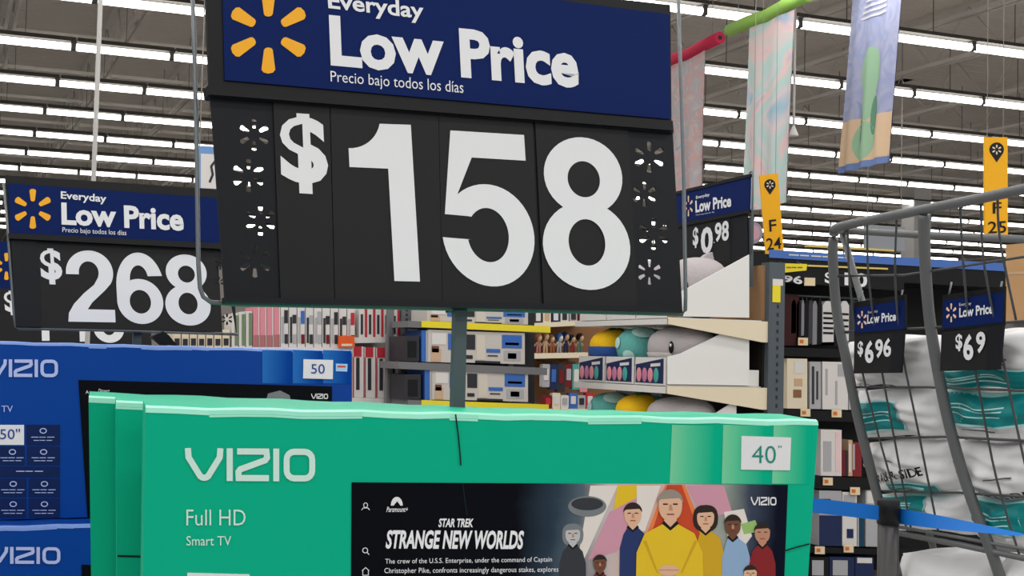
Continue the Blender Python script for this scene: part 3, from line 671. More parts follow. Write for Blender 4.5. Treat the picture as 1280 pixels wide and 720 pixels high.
# toy aisle with brown backing
YT = 8.8
PR = Plane(700, 515, Y=YT)
un = thing('shelf_unit', 'brown backed shelving with cream shelf edges full of small toys', 'shelf', PR)
boxpx(PR, 'back_panel', un, [(655, 370), (770, 370), (770, 540), (655, 540)], .3, .33, brn)
a0 = PR.loc(664, 450)[0]; MB().box(a0, a0 + .04, .2, .3, -PR.o.z, PR.loc(700, 372)[1]).build('upright', dpk, un)
for (x0, y0, x1, y1, sl_) in ((664, 404, 740, 410, -.05), (662, 442, 735, 448.5, -.02), (664, 511, 745, 516, 0)):
    l = PR.q(rq(x0, y0, x1, y1, sl_)); MB().prism([l[i] for i in (3, 2, 1, 0)], 0, .3).build('shelf', shelf_cream, un)
def toy(kind, label, q, mats, group):
    x0, y0, x1, y1 = q; P = Plane((x0 + x1) / 2, y1, Y=YT + .01); t = thing(kind, label, 'toy', P, group)
    a = P.loc(x0, y0); c = P.loc(x1, y1); w_ = c[0] - a[0]; h = a[1] - c[1]
    if kind == 'small_doll':
        lean = w_ * .12 * math.sin(x0); MB().tube([(-w_ * .5, .05, h * .38), (-w_ * .2, .05, h * .52), (0, .05, h * .54), (w_ * .2, .05, h * .52), (w_ * .5, .05, h * .36)], w_ * .1, 6).build('arms', mats[1], t)
        MB().tube([(-w_ * .2, .05, 0), (-w_ * .18, .05, h * .3), (lean * .5, .05, h * .56)], [w_ * .14, w_ * .16, w_ * .2], 8).tube([(w_ * .2, .05, 0), (w_ * .18, .05, h * .3), (lean * .5, .05, h * .56)], [w_ * .14, w_ * .16, w_ * .2], 8).build('body', mats[0], t)
        MB().ell((lean, .05, h * .72), (w_ * .3, .045, h * .17), 10, 8).build('head', mats[1], t); MB().ell((lean, .064, h * .77), (w_ * .42, .05, h * .2), 10, 8).build('hair', mats[2], t)
    else:
        MB().prism(rrect(-w_ / 2, w_ / 2, 0, h, w_ * .16), 0, .05).build('pouch', mats[0], t); MB().prism(rrect(-w_ * .3, w_ * .3, h * .3, h * .8, w_ * .1), -.004, 0).build('printed_picture', mats[1], t)
    return t
cs = [(dpk, tan_, pm['hairdark'], 'dark bodied'), (M('doll_rose', (176, 120, 120), .6), tan_, M('hair_orange', (150, 90, 62), .6), 'pink bodied'), (tan_, tan_, brn, 'tan bodied'), (M('doll_rust', (160, 92, 62), .6), tan_, brn, 'orange bodied'), (gpk, wpk, bpk, 'grey bodied'), (navyp, tan_, navyp, 'navy bodied'), (M('doll_red', (130, 50, 52), .6), tan_, dpk, 'red bodied'), (M('doll_teal', (80, 120, 116), .6), tan_, pm['hairdark'], 'teal bodied')]
for i in range(8):
    x = 664 + i * 8.6
    toy('small_doll', '%s small doll on the upper cream shelf, left of the plush toys' % cs[i][3].capitalize(), (x, 417 - (i % 3) * 2, x + 8, 441.6), cs[i], 'small dolls')
hs = [(gpk, wpk, 'pale grey'), (navyp, bpk, 'navy'), (dpk, maroon, 'black'), (maroon, gpk, 'maroon'), (teal, wpk, 'teal'), (ppk, rpk, 'pink')]
for i in range(6):
    x = 678 + i * 9.4
    t = toy('toy_pouch', '%s toy pouch hanging under the middle cream shelf' % hs[i][2].capitalize(), (x, 455, x + 8.6, 484 + (i % 3) * 3), hs[i], 'hanging toy pouches')
    MB().tube([(0, .02, .155 - (i % 3) * .0), (0, .02, .19), (0, .3, .2)], .003, 5).build('peg_hook', dpk, t)
bs_ = [(maroon, rpk, 'dark red'), (crm, wpk, 'cream'), (wpk, gpk, 'white'), (bpk, wpk, 'blue'), (gpk, dpk, 'grey'), (rpk, wpk, 'bright red')]
for i in range(6):
    x = 680 + i * 10.5
    toy('toy_pouch', '%s toy bag on the lowest visible shelf above the green carton' % bs_[i][2].capitalize(), (x, 494 - (i % 2) * 3, x + 9.6, 511), bs_[i], 'toy bags')
for i, (m1, m2, nm) in enumerate(((dpk, wpk, 'black'), (crm, tan_, 'cream'), (navyp, wpk, 'navy'), (wpk, dpk, 'white'), (gpk, dpk, 'grey'), (maroon, wpk, 'maroon'))):
    x = 668 + i * 11
    product('toy_card', '%s boxed toy on the top cream shelf just under the big sign' % nm.capitalize(), 'toy', rq(x, 386, x + 9.6, 404 - i * .5, 0), YT + .01, .1, m1, 'boxed toys', [('printed_picture', (.2, .15, .8, .7), m2)])

# ================================================================== PLUSH GONDOLA (its long front faces left, its end faces us)
YP = 6.4
XF = at(834, 440, Y=YP).x
PN = Plane(900, 515, Y=YP)                       # the end that faces the viewer
PX = Plane(834, 440, X=XF, yaw=-90)              # the long shopping face
gon = thing('gondola_shelf', 'white shelving with cream end brackets holding plush toys right of the big sign', 'shelf', Plane(900, 515, Y=YP, o=Vector((at(900, 515, Y=YP).x, YP, 0))))
Pz = Plane(0, 0, o=Vector((at(900, 515, Y=YP).x, YP, 0)))
gx0 = XF - Pz.o.x; gx1 = Pz.loc(958, 440)[0]
def gz(px, py): return Pz.loc(px, py)[1]
DEPTHG = 1.15
for (pf, yt, yb, ye) in ((0, 398, 405, 428), (1, 483.5, 492, 512)):
    zt = gz(834, yt); zb = gz(834, yb); ze = gz(955, ye); z2 = gz(955, yt + 5)
    MB().box(gx0, gx1 - .02, .0, DEPTHG, zb, zt).build('shelf', shelf_white, gon)
    MB().prism([(gx0, zb), (gx1 - .03, ze), (gx1, ze), (gx1, zt + .002), (gx0, zt + .002)], -.012, .006).build('end_bracket', shelf_cream, gon)
MB().box(gx1, gx1 + .1, -.02, .06, 0, gz(965, 328)).build('upright', post_grey, gon)
MB().box(gx1 - .012, gx1 + .0, .02, DEPTHG, gz(940, 400), gz(940, 330)).build('back_panel', M('panel_kraft', (150, 116, 84), .7), gon)
MB().box(gx1 - .012, gx1 + .0, .02, DEPTHG, .1, gz(940, 404)).build('back_panel', M('panel_shade', (34, 30, 28), .7), gon)  # shade of the shelf interior painted into the panel's dark colour
sl = MB()
for k in range(16): z = gz(965, 350) - k * .045; sl.box(gx1 + .05, gx1 + .062, -.022, -.02, z - .02, z)
sl.build('slots', dpk, gon)
tagp = MB().box(gx1 + .02, gx1 + .07, -.024, -.02, gz(968, 378), gz(968, 357)).build('price_label', ylw, gon)
MB().box(gx1 + .02, gx1 + .085, -.024, -.02, gz(968, 357), gz(968, 349)).build('price_label', wpk, gon)
MB().box(gx0 + .02, gx1, .02, DEPTHG, .0, .12).build('base', shelf_grey, gon)
tray_white = M('tray_white', (222, 222, 220), .5)
def tray(label, zt, q_end, fronts, group, riser=0.):
    """white cardboard trays: a slanting end board facing us and printed fronts facing left"""
    t = thing('display_tray', label, 'tray', Vector((Pz.o.x, YP, zt)), group)
    e = [Pz.loc(x, y) for x, y in q_end]
    MB().prism([(x, z - zt) for x, z in e], .012, .02).build('end_board', tray_white, t)
    zf = 0.002
    n = 3; L = DEPTHG - .06
    h = fronts
    for k in range(n):
        y0 = .02 + L * k / n; b = MB(); b.box(gx0 + .008, gx0 + .014, y0 + .01, y0 + L / n - .01, zf, h); fb = b.build('front_board', wpk, t)
        if h > .06:
            b = MB(); b.add([(gx0 + .006, y0 + .03, zf + .01), (gx0 + .006, y0 + L / n - .02, zf + .01), (gx0 + .006, y0 + L / n - .02, h - .04), (gx0 + .006, y0 + .03, h - .005)], [(0, 3, 2, 1)]); b.build('printed_panel', navyp, fb)
            for j, m_ in enumerate((ppk, M('print_mauve', (190, 120, 150), .5), ppk, teal)):
                yy = y0 + L / n - .06 - j * .065
                MB().ell((gx0 + .005, yy, .055), (.003, .03, .04), 10, 6).build('printed_toy', m_, fb)
            b = MB(); b.add([(gx0 + .004, y0 + .06, h * .7), (gx0 + .004, y0 + .17, h * .66), (gx0 + .004, y0 + .17, h * .77), (gx0 + .004, y0 + .06, h * .81)], [(0, 3, 2, 1)]); b.build('lettering', wpk, fb)
    MB().box(gx0 + .014, gx1 - .02, .02, DEPTHG - .03, 0.0, .004).build('bottom_board', tray_white, t)
    if riser: MB().box(gx0 + .02, gx1 - .03, .025, DEPTHG - .04, 0.006, riser).build('riser', tray_white, t)
    return t
z0_ = gz(834, 398) + .003; z1_ = gz(834, 483.5) + .003
fh = gz(834, 447) - z1_
tray('white cardboard tray on the top shelf under the small price sign', z0_, [(838, 395), (938, 397), (938, 318), (852, 365), (838, 370)], .04, 'plush trays')
tray('white cardboard tray with navy printed fronts on the middle shelf', z1_, [(836, 480), (938, 482), (938, 400), (852, 442), (836, 446)], fh, 'plush trays', fh * .62)
z2_ = gz(834, 497) - (gz(834, 405) - z1_) + .02
MB().box(gx0, gx1 - .02, .0, DEPTHG, z2_ - .03, z2_).build('shelf', shelf_white, gon)
tray('white cardboard tray on the lower shelf just above the green carton', z2_ + .003, [(836, 600), (922, 600), (922, 500), (852, 545), (836, 560)], .10, 'plush trays', fh * .5)
fz = lambda n, c: M(n, c, .9, bump=.4, scale=60)
plg = fz('plush_grey', (176, 170, 172)); plw = fz('plush_white', (212, 206, 204)); plt = fz('plush_teal', (98, 172, 166)); plm = fz('plush_mint', (176, 214, 208)); ply = fz('plush_yellow', (238, 190, 30)); plb = fz('plush_blue', (52, 88, 158)); pln = fz('plush_green', (60, 130, 80))
def squash(c, r, k=2.6):
    def fn(v):
        d = [(v[i] - c[i]) / r[i] for i in range(3)]; n = math.sqrt(sum(x * x for x in d)) or 1
        m = sum(abs(x / n) ** k for x in d) ** (1 / k); return tuple(c[i] + r[i] * d[i] / n / m for i in range(3))
    return fn
def blob(b, c, r, mat=0, k=2.5, nu=24, nv=16): b.ell(c, r, nu, nv, mat, squash(c, r, k)); return b
def patch(c, r, t0, t1, a0, a1, off=.003, k=2.5, n=10):
    """piece of the plush surface between polar angles (t up, a around)"""
    b = MB(); vs = []; rr = tuple(x + off for x in r); sq_ = squash(c, rr, k)
    for i in range(n + 1):
        t = math.radians(t0 + (t1 - t0) * i / n)
        for j in range(n + 1):
            a = math.radians(a0 + (a1 - a0) * j / n); vs.append(sq_((c[0] + rr[0] * math.cos(t) * math.cos(a), c[1] + rr[1] * math.cos(t) * math.sin(a), c[2] + rr[2] * math.sin(t))))
    b.add(vs, [(i * (n + 1) + j, i * (n + 1) + j + 1, (i + 1) * (n + 1) + j + 1, (i + 1) * (n + 1) + j) for i in range(n) for j in range(n)], 0, True); return b
def spot(c, r, t0, a0, s_, off=.006, n=20, nr=6):
    rr = tuple(x + off for x in r); sq_ = squash(c, rr); vs = []
    for i in range(nr + 1):
        for j in range(n):
            t = math.radians(t0 + s_ * i / nr * math.sin(6.2832 * j / n)); a = math.radians(a0 + s_ * i / nr * math.cos(6.2832 * j / n) / max(.35, math.cos(math.radians(t0))))
            vs.append(sq_((c[0] + rr[0] * math.cos(t) * math.cos(a), c[1] + rr[1] * math.cos(t) * math.sin(a), c[2] + rr[2] * math.sin(t))))
    return MB().add(vs, [(i * n + j, i * n + (j + 1) % n, (i + 1) * n + (j + 1) % n, (i + 1) * n + j) for i in range(nr) for j in range(n)], 0, True)
def plush(kind, label, x, y, z, r, group='plush toys'):
    t = thing('plush_toy', label, 'plush toy', Vector((x, y, z)), group); c = (0, 0, r[2])
    if kind == 'shark':
        blob(MB(), c, r).build('body', plg, t); patch(c, r, -85, -14, 150, 226, .006, n=18).build('belly', plw, t)
        sq_ = squash(c, r, 2.5)
        for a in (-138, 95):
            d = sq_((math.cos(math.radians(a)), math.sin(math.radians(a)), r[2] * .85))
            e = MB().ell(d, (.014, .014, .034), 12, 8).build('eye', M('plush_black', (16, 16, 18), .5), t)
            MB().ell((d[0] - .010, d[1] - .009, d[2] + .012), (.006, .006, .009), 8, 6).build('eye_glint', white_print, e)
        b = MB(); b.prism([(-.02, r[2] * 1.8), (r[0] * .6, r[2] * 1.8), (r[0] * .5, r[2] * 2.2), (r[0] * .3, r[2] * 2.12)], -.02, .02); b.build('fin', plg, t)
    elif kind == 'egg':
        blob(MB(), c, r).build('body', plt, t)
        for t0, a0, s in ((46, -118, 22), (-22, -88, 15), (-24, -152, 15), (10, 165, 15)):
            spot(c, r, t0, a0, s).build('spot', plm, t)
    elif kind == 'grey':
        blob(MB(), c, r).build('body', plg, t); patch(c, r, -80, -10, 150, 280).build('belly', plw, t)
    else:
        blob(MB(), c, r).build('body', ply, t); patch(c, r, -85, 2, 90, 275, .007, n=22).build('shorts', plb, t); patch(c, r, -85, 58, 278, 320, .007, n=18).build('side_panel', plt, t)
        for k in range(5):
            a = 2 * math.pi * k / 5; MB().tube([(0, 0, r[2] * 1.9), (math.cos(a) * .03, math.sin(a) * .03, r[2] * 1.98), (math.cos(a) * .075, math.sin(a) * .075, r[2] * 1.88)], [.02, .016, .005], 6).build('leaf', pln, t)
    return t
gX = XF
rise = fh * .62
zb_ = z1_ + rise + .004
H2 = (gz(834, 405) - zb_) / 2 - .004
plush('shark', 'grey shark plush toy in the middle tray nearest the slanting white board', gX + .205, YP + .20, zb_, (.185, .165, H2))
plush('egg', 'teal spotted round plush toy between the grey and yellow plush toys', gX + .16, YP + .57, zb_, (.145, .145, H2))
plush('pine', 'yellow and blue plush toy farthest left in the middle tray', gX + .16, YP + .92, zb_, (.145, .15, H2 * .96))
zc = gz(834, 497) - 2 * H2
plush('grey', 'plain grey plush toy on the lower shelf above the green carton', gX + .205, YP + .20, zc, (.185, .165, H2))
plush('pine', 'yellow plush toy between grey and teal ones on the lower shelf', gX + .16, YP + .57, zc, (.145, .15, H2))
plush('egg', 'pale teal plush toy at the left of the lower shelf', gX + .16, YP + .92, zc, (.145, .15, H2))
zd = z0_ + .006
plush('shark', 'grey shark plush toy in the top tray under the small price sign', gX + .30, YP + .22, zd, (.17, .18, .17))
plush('grey', 'grey plush toy at the left of the top tray beside the big sign', gX + .20, YP + .58, zd, (.17, .165, .17))
plush('grey', 'grey plush toy at the back of the top tray, third from the end', gX + .21, YP + .93, zd, (.17, .16, .165))
# small price sign over the gondola
PQ = Plane(937, 312, o=Vector((at(938, 312, Y=YP + .07).x, YP + .07, at(938, 312, Y=YP + .07).z)), yaw=-90)
s4 = thing('price_sign', 'small price sign reading 0.98 above the plush gondola', 'sign', PQ)
panel(PQ, 'header_frame', s4, [(838, 241), (938, 217), (938, 221), (838, 245)], -.006, .012, frame_black)
panel(PQ, 'header_panel', s4, [(838, 244), (937, 221), (936, 263), (838, 282)], -.001, .01, navy)
b = MB()
for pt in spark_px(PQ, 860.5, 257.5, 13, -.004, .9, .45): b.flat(pt, -.004)
b.build('spark_emblem', M('spark_pale', (235, 200, 170), .5), s4)
letters(PQ, s4, [('Everyday', [(870, 245), (887, 241), (887, 246), (870, 250)], dict(bold=.02)), ('Low Price', [(869, 251), (914, 243), (914, 258.5), (869.5, 266)], dict(bold=.036)), ('Precio bajo todos los días', [(870, 268), (893, 264), (893, 266), (870, 270)], {})], white_print, -.004)
panel(PQ, 'rail', s4, [(838, 281), (937, 262), (937, 266), (838, 286)], -.01, .012, frame_black)
panel(PQ, 'price_panel', s4, [(838, 286), (912, 270), (913, 325), (838, 330)], .0, .008, card_black)
panel(PQ, 'side_strip', s4, [(913, 270), (934, 266), (935, 320), (914, 324)], .002, .008, strip_black)
letters(PQ, s4, [('$', [(866, 285), (873, 283), (873, 309), (866, 311)], dict(bold=.03)), ('0', [(876, 285), (891, 282), (891, 316), (876, 318)], dict(bold=.035)), ('.', [(892, 302), (893, 302), (893, 304), (892, 304)], dict(bold=.02)), ('98', [(893.5, 279), (911, 275), (911, 301), (893.5, 303)], dict(bold=.03))], white_print, -.004, 'price_digits')
tubepx(PQ, [(937, 216), (940, 214), (941, 220), (939, 318)], .005, .004, 6).build('wire_frame', wire_grey, s4)
bpole = PQ.loc(936, 316)
MB().box(bpole[0] - .03, bpole[0], .012, .03, gz(940, 330) - PQ.o.z - .12, bpole[1] + .2).build('pole', post_grey, s4)

# ================================================================== BEACH TOWELS HUNG ON FOAM NOODLES
def towel_mat(name, cols_, scale):
    m = bpy.data.materials.new(name); m.use_nodes = True; nt = m.node_tree; b = nt.nodes['Principled BSDF']; b.inputs['Roughness'].default_value = .9
    tc = nt.nodes.new('ShaderNodeTexCoord'); n = nt.nodes.new('ShaderNodeTexNoise'); n.inputs['Scale'].default_value = scale; n.inputs['Detail'].default_value = 2; n.inputs['Distortion'].default_value = 1.2
    r = nt.nodes.new('ShaderNodeValToRGB'); e = r.color_ramp.elements
    while len(e) < len(cols_): e.new(.5)
    for i, (el, c) in enumerate(zip(e, cols_)): el.position = .28 + .44 * i / (len(cols_) - 1); el.color = lin(c) + (1,)
    nt.links.new(tc.outputs['Object'], n.inputs['Vector']); nt.links.new(n.outputs['Fac'], r.inputs[0]); nt.links.new(r.outputs[0], b.inputs['Base Color']); return m
def towel(P, q, mat, label, amp=.012, deco=None, waves=5):
    t = thing('beach_towel', label, 'towel', P, 'hanging beach towels'); l = P.q(q); n, mm = 28, 16; b = MB()
    def S(s, v, off=0.):
        x, z = bil(l, s, v); return (x, amp * math.sin(s * 6.28 * waves * .5 + 1.3 * v) * (1.15 - v) * 1.6 - off, z)
    for off, flip in ((.004, 0), (-.004, 1)):
        vs = [S(i / n, j / mm, off) for j in range(mm + 1) for i in range(n + 1)]
        fs = [(j * (n + 1) + i, j * (n + 1) + i + 1, (j + 1) * (n + 1) + i + 1, (j + 1) * (n + 1) + i) for j in range(mm) for i in range(n)]
        b.add(vs, [f[::-1] for f in fs] if flip else fs, 0, True)
    b.build('cloth', mat, t)
    for j, (nm, g, m_) in enumerate(deco or []):
        db = MB(); o_ = .007 + .0006 * j
        if len(g) == 4 and g[0] == 'rect': pass
        if g[0] == 'rect':
            u0, v0, u1, v1, sl = g[1]; k = 26
            db.add([S(u0 + (u1 - u0) * i / k, v0 + (v1 - v0) * r_ / 4 + sl * (i / k), o_) for r_ in range(5) for i in range(k + 1)], [(r_ * (k + 1) + i, r_ * (k + 1) + i + 1, (r_ + 1) * (k + 1) + i + 1, (r_ + 1) * (k + 1) + i) for r_ in range(4) for i in range(k)], 0, True)
        else:
            cu_, cv_, ru, rv = g[1]; k = 24; nr = 8
            db.add([S(cu_ + ru * r_ / nr * math.cos(6.2832 * i / k), cv_ + rv * r_ / nr * math.sin(6.2832 * i / k), o_) for r_ in range(nr + 1) for i in range(k)], [(r_ * k + i, r_ * k + (i + 1) % k, (r_ + 1) * k + (i + 1) % k, (r_ + 1) * k + i) for r_ in range(nr) for i in range(k)], 0, True)
        db.build(nm, m_, t)
    return t
def noodle(p0, p1, r, mat, label):
    d = (p1 - p0); t = thing('foam_noodle', label, 'pool noodle', p0, 'foam noodles'); n = 14; b = MB()
    b.tube([(0, 0, 0), tuple(d * .25), tuple(d * .5 + Vector((0, 0, -.02))), tuple(d * .75), tuple(d)], r, n); b.build('foam', mat, t)
    dn = d.normalized(); MB().tube([tuple(d * .9985), tuple(d + dn * .004)], r * .38, 10).build('bore', dpk, t); MB().tube([tuple(dn * -.004), tuple(d * .0015)], r * .38, 10).build('bore', dpk, t)
    for f in (.12, .88):
        a = d * f; MB().tube([tuple(a), (a.x, a.y, CAMZ + DECK - p0.z)], .003, 5).build('string', gpk, t)
def noodle_y(pa, pb, Ya, r, mat, label):
    a = at(*pa, Y=Ya); rb = ray(*pb); tb = a.x / rb[0]; b2 = Vector((a.x, rb[1] * tb, rb[2] * tb + CAMZ)); noodle(a, b2, r, mat, label); return a.x
XA = at(1080, 100, Y=10.6).x; XB = at(958, 100, Y=11).x; XC = at(862, 100, Y=12.5).x
gx = noodle_y((912, 38), (1010, -6), 11.6, .062, M('noodle_green', (150, 196, 92), .7), 'lime green foam noodle carrying the pastel towel')
PW2 = Plane(958, 245, o=Vector((gx, 11.2, at(958, 245, X=gx).z)), yaw=-90)
towel(PW2, [(937, 33), (994, 12), (983, 252), (927, 268)], towel_mat('pastel_swirls', [(158, 196, 214), (222, 208, 212), (180, 214, 210), (232, 200, 200), (168, 190, 214), (222, 218, 222)], 1.5), 'pastel swirled beach towel hanging from the green noodle')
rx = noodle_y((825, 82), (900, 47), 13.2, .062, M('noodle_red', (206, 50, 84), .7), 'red foam noodle carrying the paisley towel beside the big sign')
PW3 = Plane(862, 200, o=Vector((rx, 12.5, at(862, 240, X=rx).z)), yaw=-90)
towel(PW3, [(836, 82), (882, 62), (878, 232), (834, 246)], towel_mat('paisley_pink', [(222, 200, 200), (186, 198, 206), (222, 178, 178), (212, 206, 206), (168, 184, 198)], 6), 'pale pink and grey patterned towel beside the red noodle and the big sign')
PW1 = Plane(1080, 210, o=Vector((XA, 10.6, at(1080, 210, X=XA).z)), yaw=-90)
lt = M('towel_green', (158, 194, 162), .9); ld = M('towel_darkgreen', (104, 150, 124), .9); lo = M('towel_peach', (226, 196, 164), .9); lw = M('towel_white', (206, 206, 216), .9); lbn = M('towel_band', (116, 138, 190), .9)
towel(PW1, [(1068, -30), (1131, -46), (1112, 202), (1048, 217)], towel_mat('violet_cloth', [(134, 148, 196), (176, 178, 206), (154, 162, 200), (184, 186, 210)], 3), 'violet blue beach towel with a green blot and peach lower band', .013,
      [('peach_band', ('rect', (0, .035, 1, .26, 0)), lo), ('blue_hem', ('rect', (0, 0, 1, .033, 0)), lbn),
       ('green_blot', ('oval', (.50, .49, .19, .125)), lt), ('green_blot', ('oval', (.50, .34, .13, .10)), lt), ('green_blot', ('oval', (.46, .14, .20, .10)), lt), ('dark_fold', ('oval', (.62, .26, .05, .10)), ld), ('dark_fold', ('oval', (.40, .20, .035, .08)), ld)] +
      [('white_streak', ('rect', (.24 + .02 * k, .76 + .028 * k, .74, .772 + .028 * k, .012)), lw) for k in range(5)], 7)
trim(MB().tube([(XA, 9.9, at(1128, -46, X=XA).z + .02), (XA, 11.5, at(1128, -46, X=XA).z + .02)], .05, 10), steel)

# ================================================================== HANGING AISLE SIGNS
aisle_y = M('aisle_yellow', (236, 172, 28), .5); blackl = M('letter_black', (22, 20, 22), .5)
def aisle_sign(label, P, q, pin, texts, wire_px):
    t = thing('aisle_sign', label, 'sign', P, 'yellow aisle signs'); panel(P, 'board', t, q, 0, .02, aisle_y)
    cx, cy, R = pin
    pts = [(cx + R * math.cos(math.radians(a)), cy - R * math.sin(math.radians(a))) for a in range(-35, 216, 12)] + [(cx, cy + R * 1.75)]
    l = [P.loc(x, y, -.003) for x, y in pts]; pn = MB().prism(l, -.003, 0).build('pin_emblem', blackl, t)
    b = MB()
    for pt in spark_px(P, cx, cy, R * .68, -.005): b.flat(pt, -.005)
    b.build('spark_emblem', M('spark_beige', (230, 215, 190), .5), pn)
    letters(P, t, texts, blackl, -.003)
    for x, y in wire_px: a = P.loc(x, y); MB().tube([(a[0], .01, a[1]), (a[0], .01, CAMZ + DECK - P.o.z)], .0022, 5).build('hanging_wire', hang_grey, t)
    return t
aisle_sign('yellow aisle sign F 24 hanging beside the pastel towel', Plane(968, 318, Y=9.4, yaw=-14), [(949.5, 219), (972.5, 216.5), (980, 315), (957.5, 319)], (962.5, 231, 7), [('F', [(961, 275), (970, 274), (971, 288.5), (962, 289.5)], dict(bold=.01)), ('24', [(957.5, 298), (976, 296), (977, 310.5), (959, 313)], dict(bold=.01))], [(952, 220), (970, 218)])
aisle_sign('yellow aisle sign F 25 hanging over the pillow bin at right', Plane(1245, 300, Y=7.2, yaw=-10), [(1231, 171.5), (1259.5, 171.5), (1260, 298), (1231.5, 300)], (1246, 187, 9), [('F', [(1241, 253), (1252, 252.5), (1252, 266.5), (1241, 267)], dict(bold=.01)), ('25', [(1235, 277), (1258, 276), (1258, 291), (1235, 292)], dict(bold=.01))], [(1235, 172), (1255, 172)])
PRD = Plane(942, 291, Y=9.0); t = thing('round_board', 'round pinkish board partly behind the small 0.98 sign', 'board', PRD)
b = MB(); pts = [PRD.loc(942 + 11.5 * math.cos(math.radians(k)), 291 - 13.5 * math.sin(math.radians(k))) for k in range(0, 360, 15)]; b.prism(pts, 0, .02).build('board', M('board_mauve', (150, 140, 150), .6), t)
pts = [PRD.loc(942 + 8 * math.cos(math.radians(k)), 291 - 9.5 * math.sin(math.radians(k)), -.003) for k in range(0, 360, 15)]; MB().prism(pts, -.003, 0).build('printed_ring', M('board_rose', (190, 150, 160), .6), t)
a0 = PRD.loc(942, 279); MB().tube([(a0[0], .01, a0[1]), (a0[0], .01, CAMZ + DECK - PRD.o.z)], .003, 5).build('hanging_wire', hang_grey, t)
# pendant cone
a = at(992, 168, Y=12); t = thing('pendant_cone', 'white cone on a thin rod hanging between the two bright towels', 'pendant', a)
MB().tube([(0, 0, .05), (0.01, 0, CAMZ + DECK - a.z)], .013, 8).build('rod', wpk, t); MB().tube([(0, 0, -.02), (0, 0, .0), (0, 0, .09)], [.05, .05, .012], 14).build('cone', wpk, t)
# distant white poster with blue frame, left of the big sign
PV = Plane(258, 236, Y=12)
t = thing('hanging_poster', 'white poster in a blue frame showing left of the big sign', 'poster', PV)
panel(PV, 'frame', t, [(246, 182), (292, 184), (292, 240), (246, 238)], .0, .03, M('poster_blue', (110, 150, 200), .5)); panel(PV, 'sheet', t, [(251, 192), (290, 194), (290, 237), (251, 235)], -.006, 0, wpk)
b = MB(); v, f = ribbon([PV.loc(x, y, -.009) for x, y in ((262, 228), (266, 218), (264, 208), (270, 200), (276, 210))], .02); b.add([(x, -.009, z) for x, z in v], f); b.build('printed_mark', dpk, t)
for x in (250, 288): a0 = PV.loc(x, 183); MB().tube([(a0[0], .015, a0[1]), (a0[0], .015, CAMZ + DECK - PV.o.z)], .006, 5).build('hanging_wire', hang_grey, t)

# ================================================================== CLOTHING AND PACK WALL AT THE RIGHT
YC = 7.95
PC = Plane(1050, 700, Y=YC)
rk = thing('apparel_rack', 'tall black apparel fixture with a blue strip above it', 'rack', Plane(0, 0, o=Vector((PC.o.x, YC, 0))))
PCz = Plane(0, 0, o=Vector((PC.o.x, YC, 0)))
rb = M('rack_black', (16, 15, 18), .6)
panel(PCz, 'back_panel', rk, [(940, 345), (1290, 352), (1290, 1010), (940, 1010)], .42, .46, rb)
panel(PCz, 'header_band', rk, [(885, 313), (1290, 337), (1290, 362), (885, 340)], -.05, .4, frame_black)
panel(PCz, 'blue_strip', rk, [(962, 312), (1290, 331), (1290, 341), (962, 322)], -.06, -.05, M('strip_blue', (74, 112, 186), .5))
b = MB(); bars(b, PCz, 986, 317.6, 1070, 1.6, -.064, .054, 6); b.build('printed_line', wpk, rk)
panel(PCz, 'yellow_edge', rk, [(1010, 306), (1120, 312), (1120, 314.5), (1010, 308.5)], .1, .14, M('edge_yellow', (220, 196, 110), .5))
panel(PCz, 'yellow_edge', rk, [(1010, 331), (1110, 335), (1110, 337), (1010, 333)], -.07, -.05, MATS['edge_yellow'])
panel(PCz, 'price_rail', rk, [(975, 338), (1130, 345), (1130, 364), (975, 352)], -.06, -.04, frame_black)
letters(PCz, rk, [('$10', [(1031, 339), (1084, 342), (1084, 362), (1031, 356)], dict(bold=.03, space=1.3)), ('96', [(979, 344), (1003, 345), (1003, 356), (979, 352)], dict(bold=.03))], white_print, -.064, 'price_digits')
panel(PCz, 'side_panel', rk, [(979, 368), (999, 369), (998, 432), (979, 432)], .02, .05, M('panel_maroon', (52, 14, 18), .6))
for sl_y, x0, x1, h, pl_ in ((434, 974, 1095, 11, ((998, 422),)), (512, 985, 1130, 13, ((1001, 511), (1040, 512))), (595, 1000, 1150, 15, ((1029, 597), (1063, 609))), (683, 990, 1160, 7, ((1019, 683), (1055, 681)))):
    l = PCz.q(rq(x0, sl_y, x1, sl_y + h, .03)); sh = MB().prism([l[i] for i in (3, 2, 1, 0)], 0, .42).build('shelf', rb, rk)
    for (tx, ty) in pl_: 
        lb = panel(PCz, 'price_label', sh, rq(tx, ty, tx + 12, ty + 9.5, .02), -.008, -.002, M('label_cream', (224, 206, 172), .5)); panel(PCz, 'printed_mark', sh, rq(tx + 2, ty + 2.5, tx + 6.5, ty + 7, .02), -.011, -.008, M('label_orange', (206, 110, 60), .5))
panel(PCz, 'price_label', rk, rq(1006, 347, 1019, 357, .02), -.075, -.066, MATS['label_cream'])
l0 = PCz.loc(992, 368); l1 = PCz.loc(1130, 375)
MB().tube([(l0[0], .12, l0[1]), (l1[0], .12, l1[1])], .01, 8).build('hang_rail', wire_grey, rk)
# yellow placard
PY_ = Plane(994, 340, Y=YC - .14, roll=-3); t = thing('placard', 'small yellow placard hanging under the F 24 sign', 'sign', PY_)
panel(PY_, 'board', t, [(978, 329), (1009, 330), (1008, 338), (978, 341)], 0, .006, ylw); [MB().tube([(PY_.loc(x, 331)[0], .004, PY_.loc(x, 331)[1]), (PY_.loc(x, 331)[0], .09, PY_.loc(x, 331)[1] + .03)], .003, 5).build('hook', wire_grey, t) for x in (982, 1004)]
b = MB(); bars(b, PY_, 983, 333.5, 1004, 1.6, -.002, 0, 3); b.build('printed_line', brn, t)
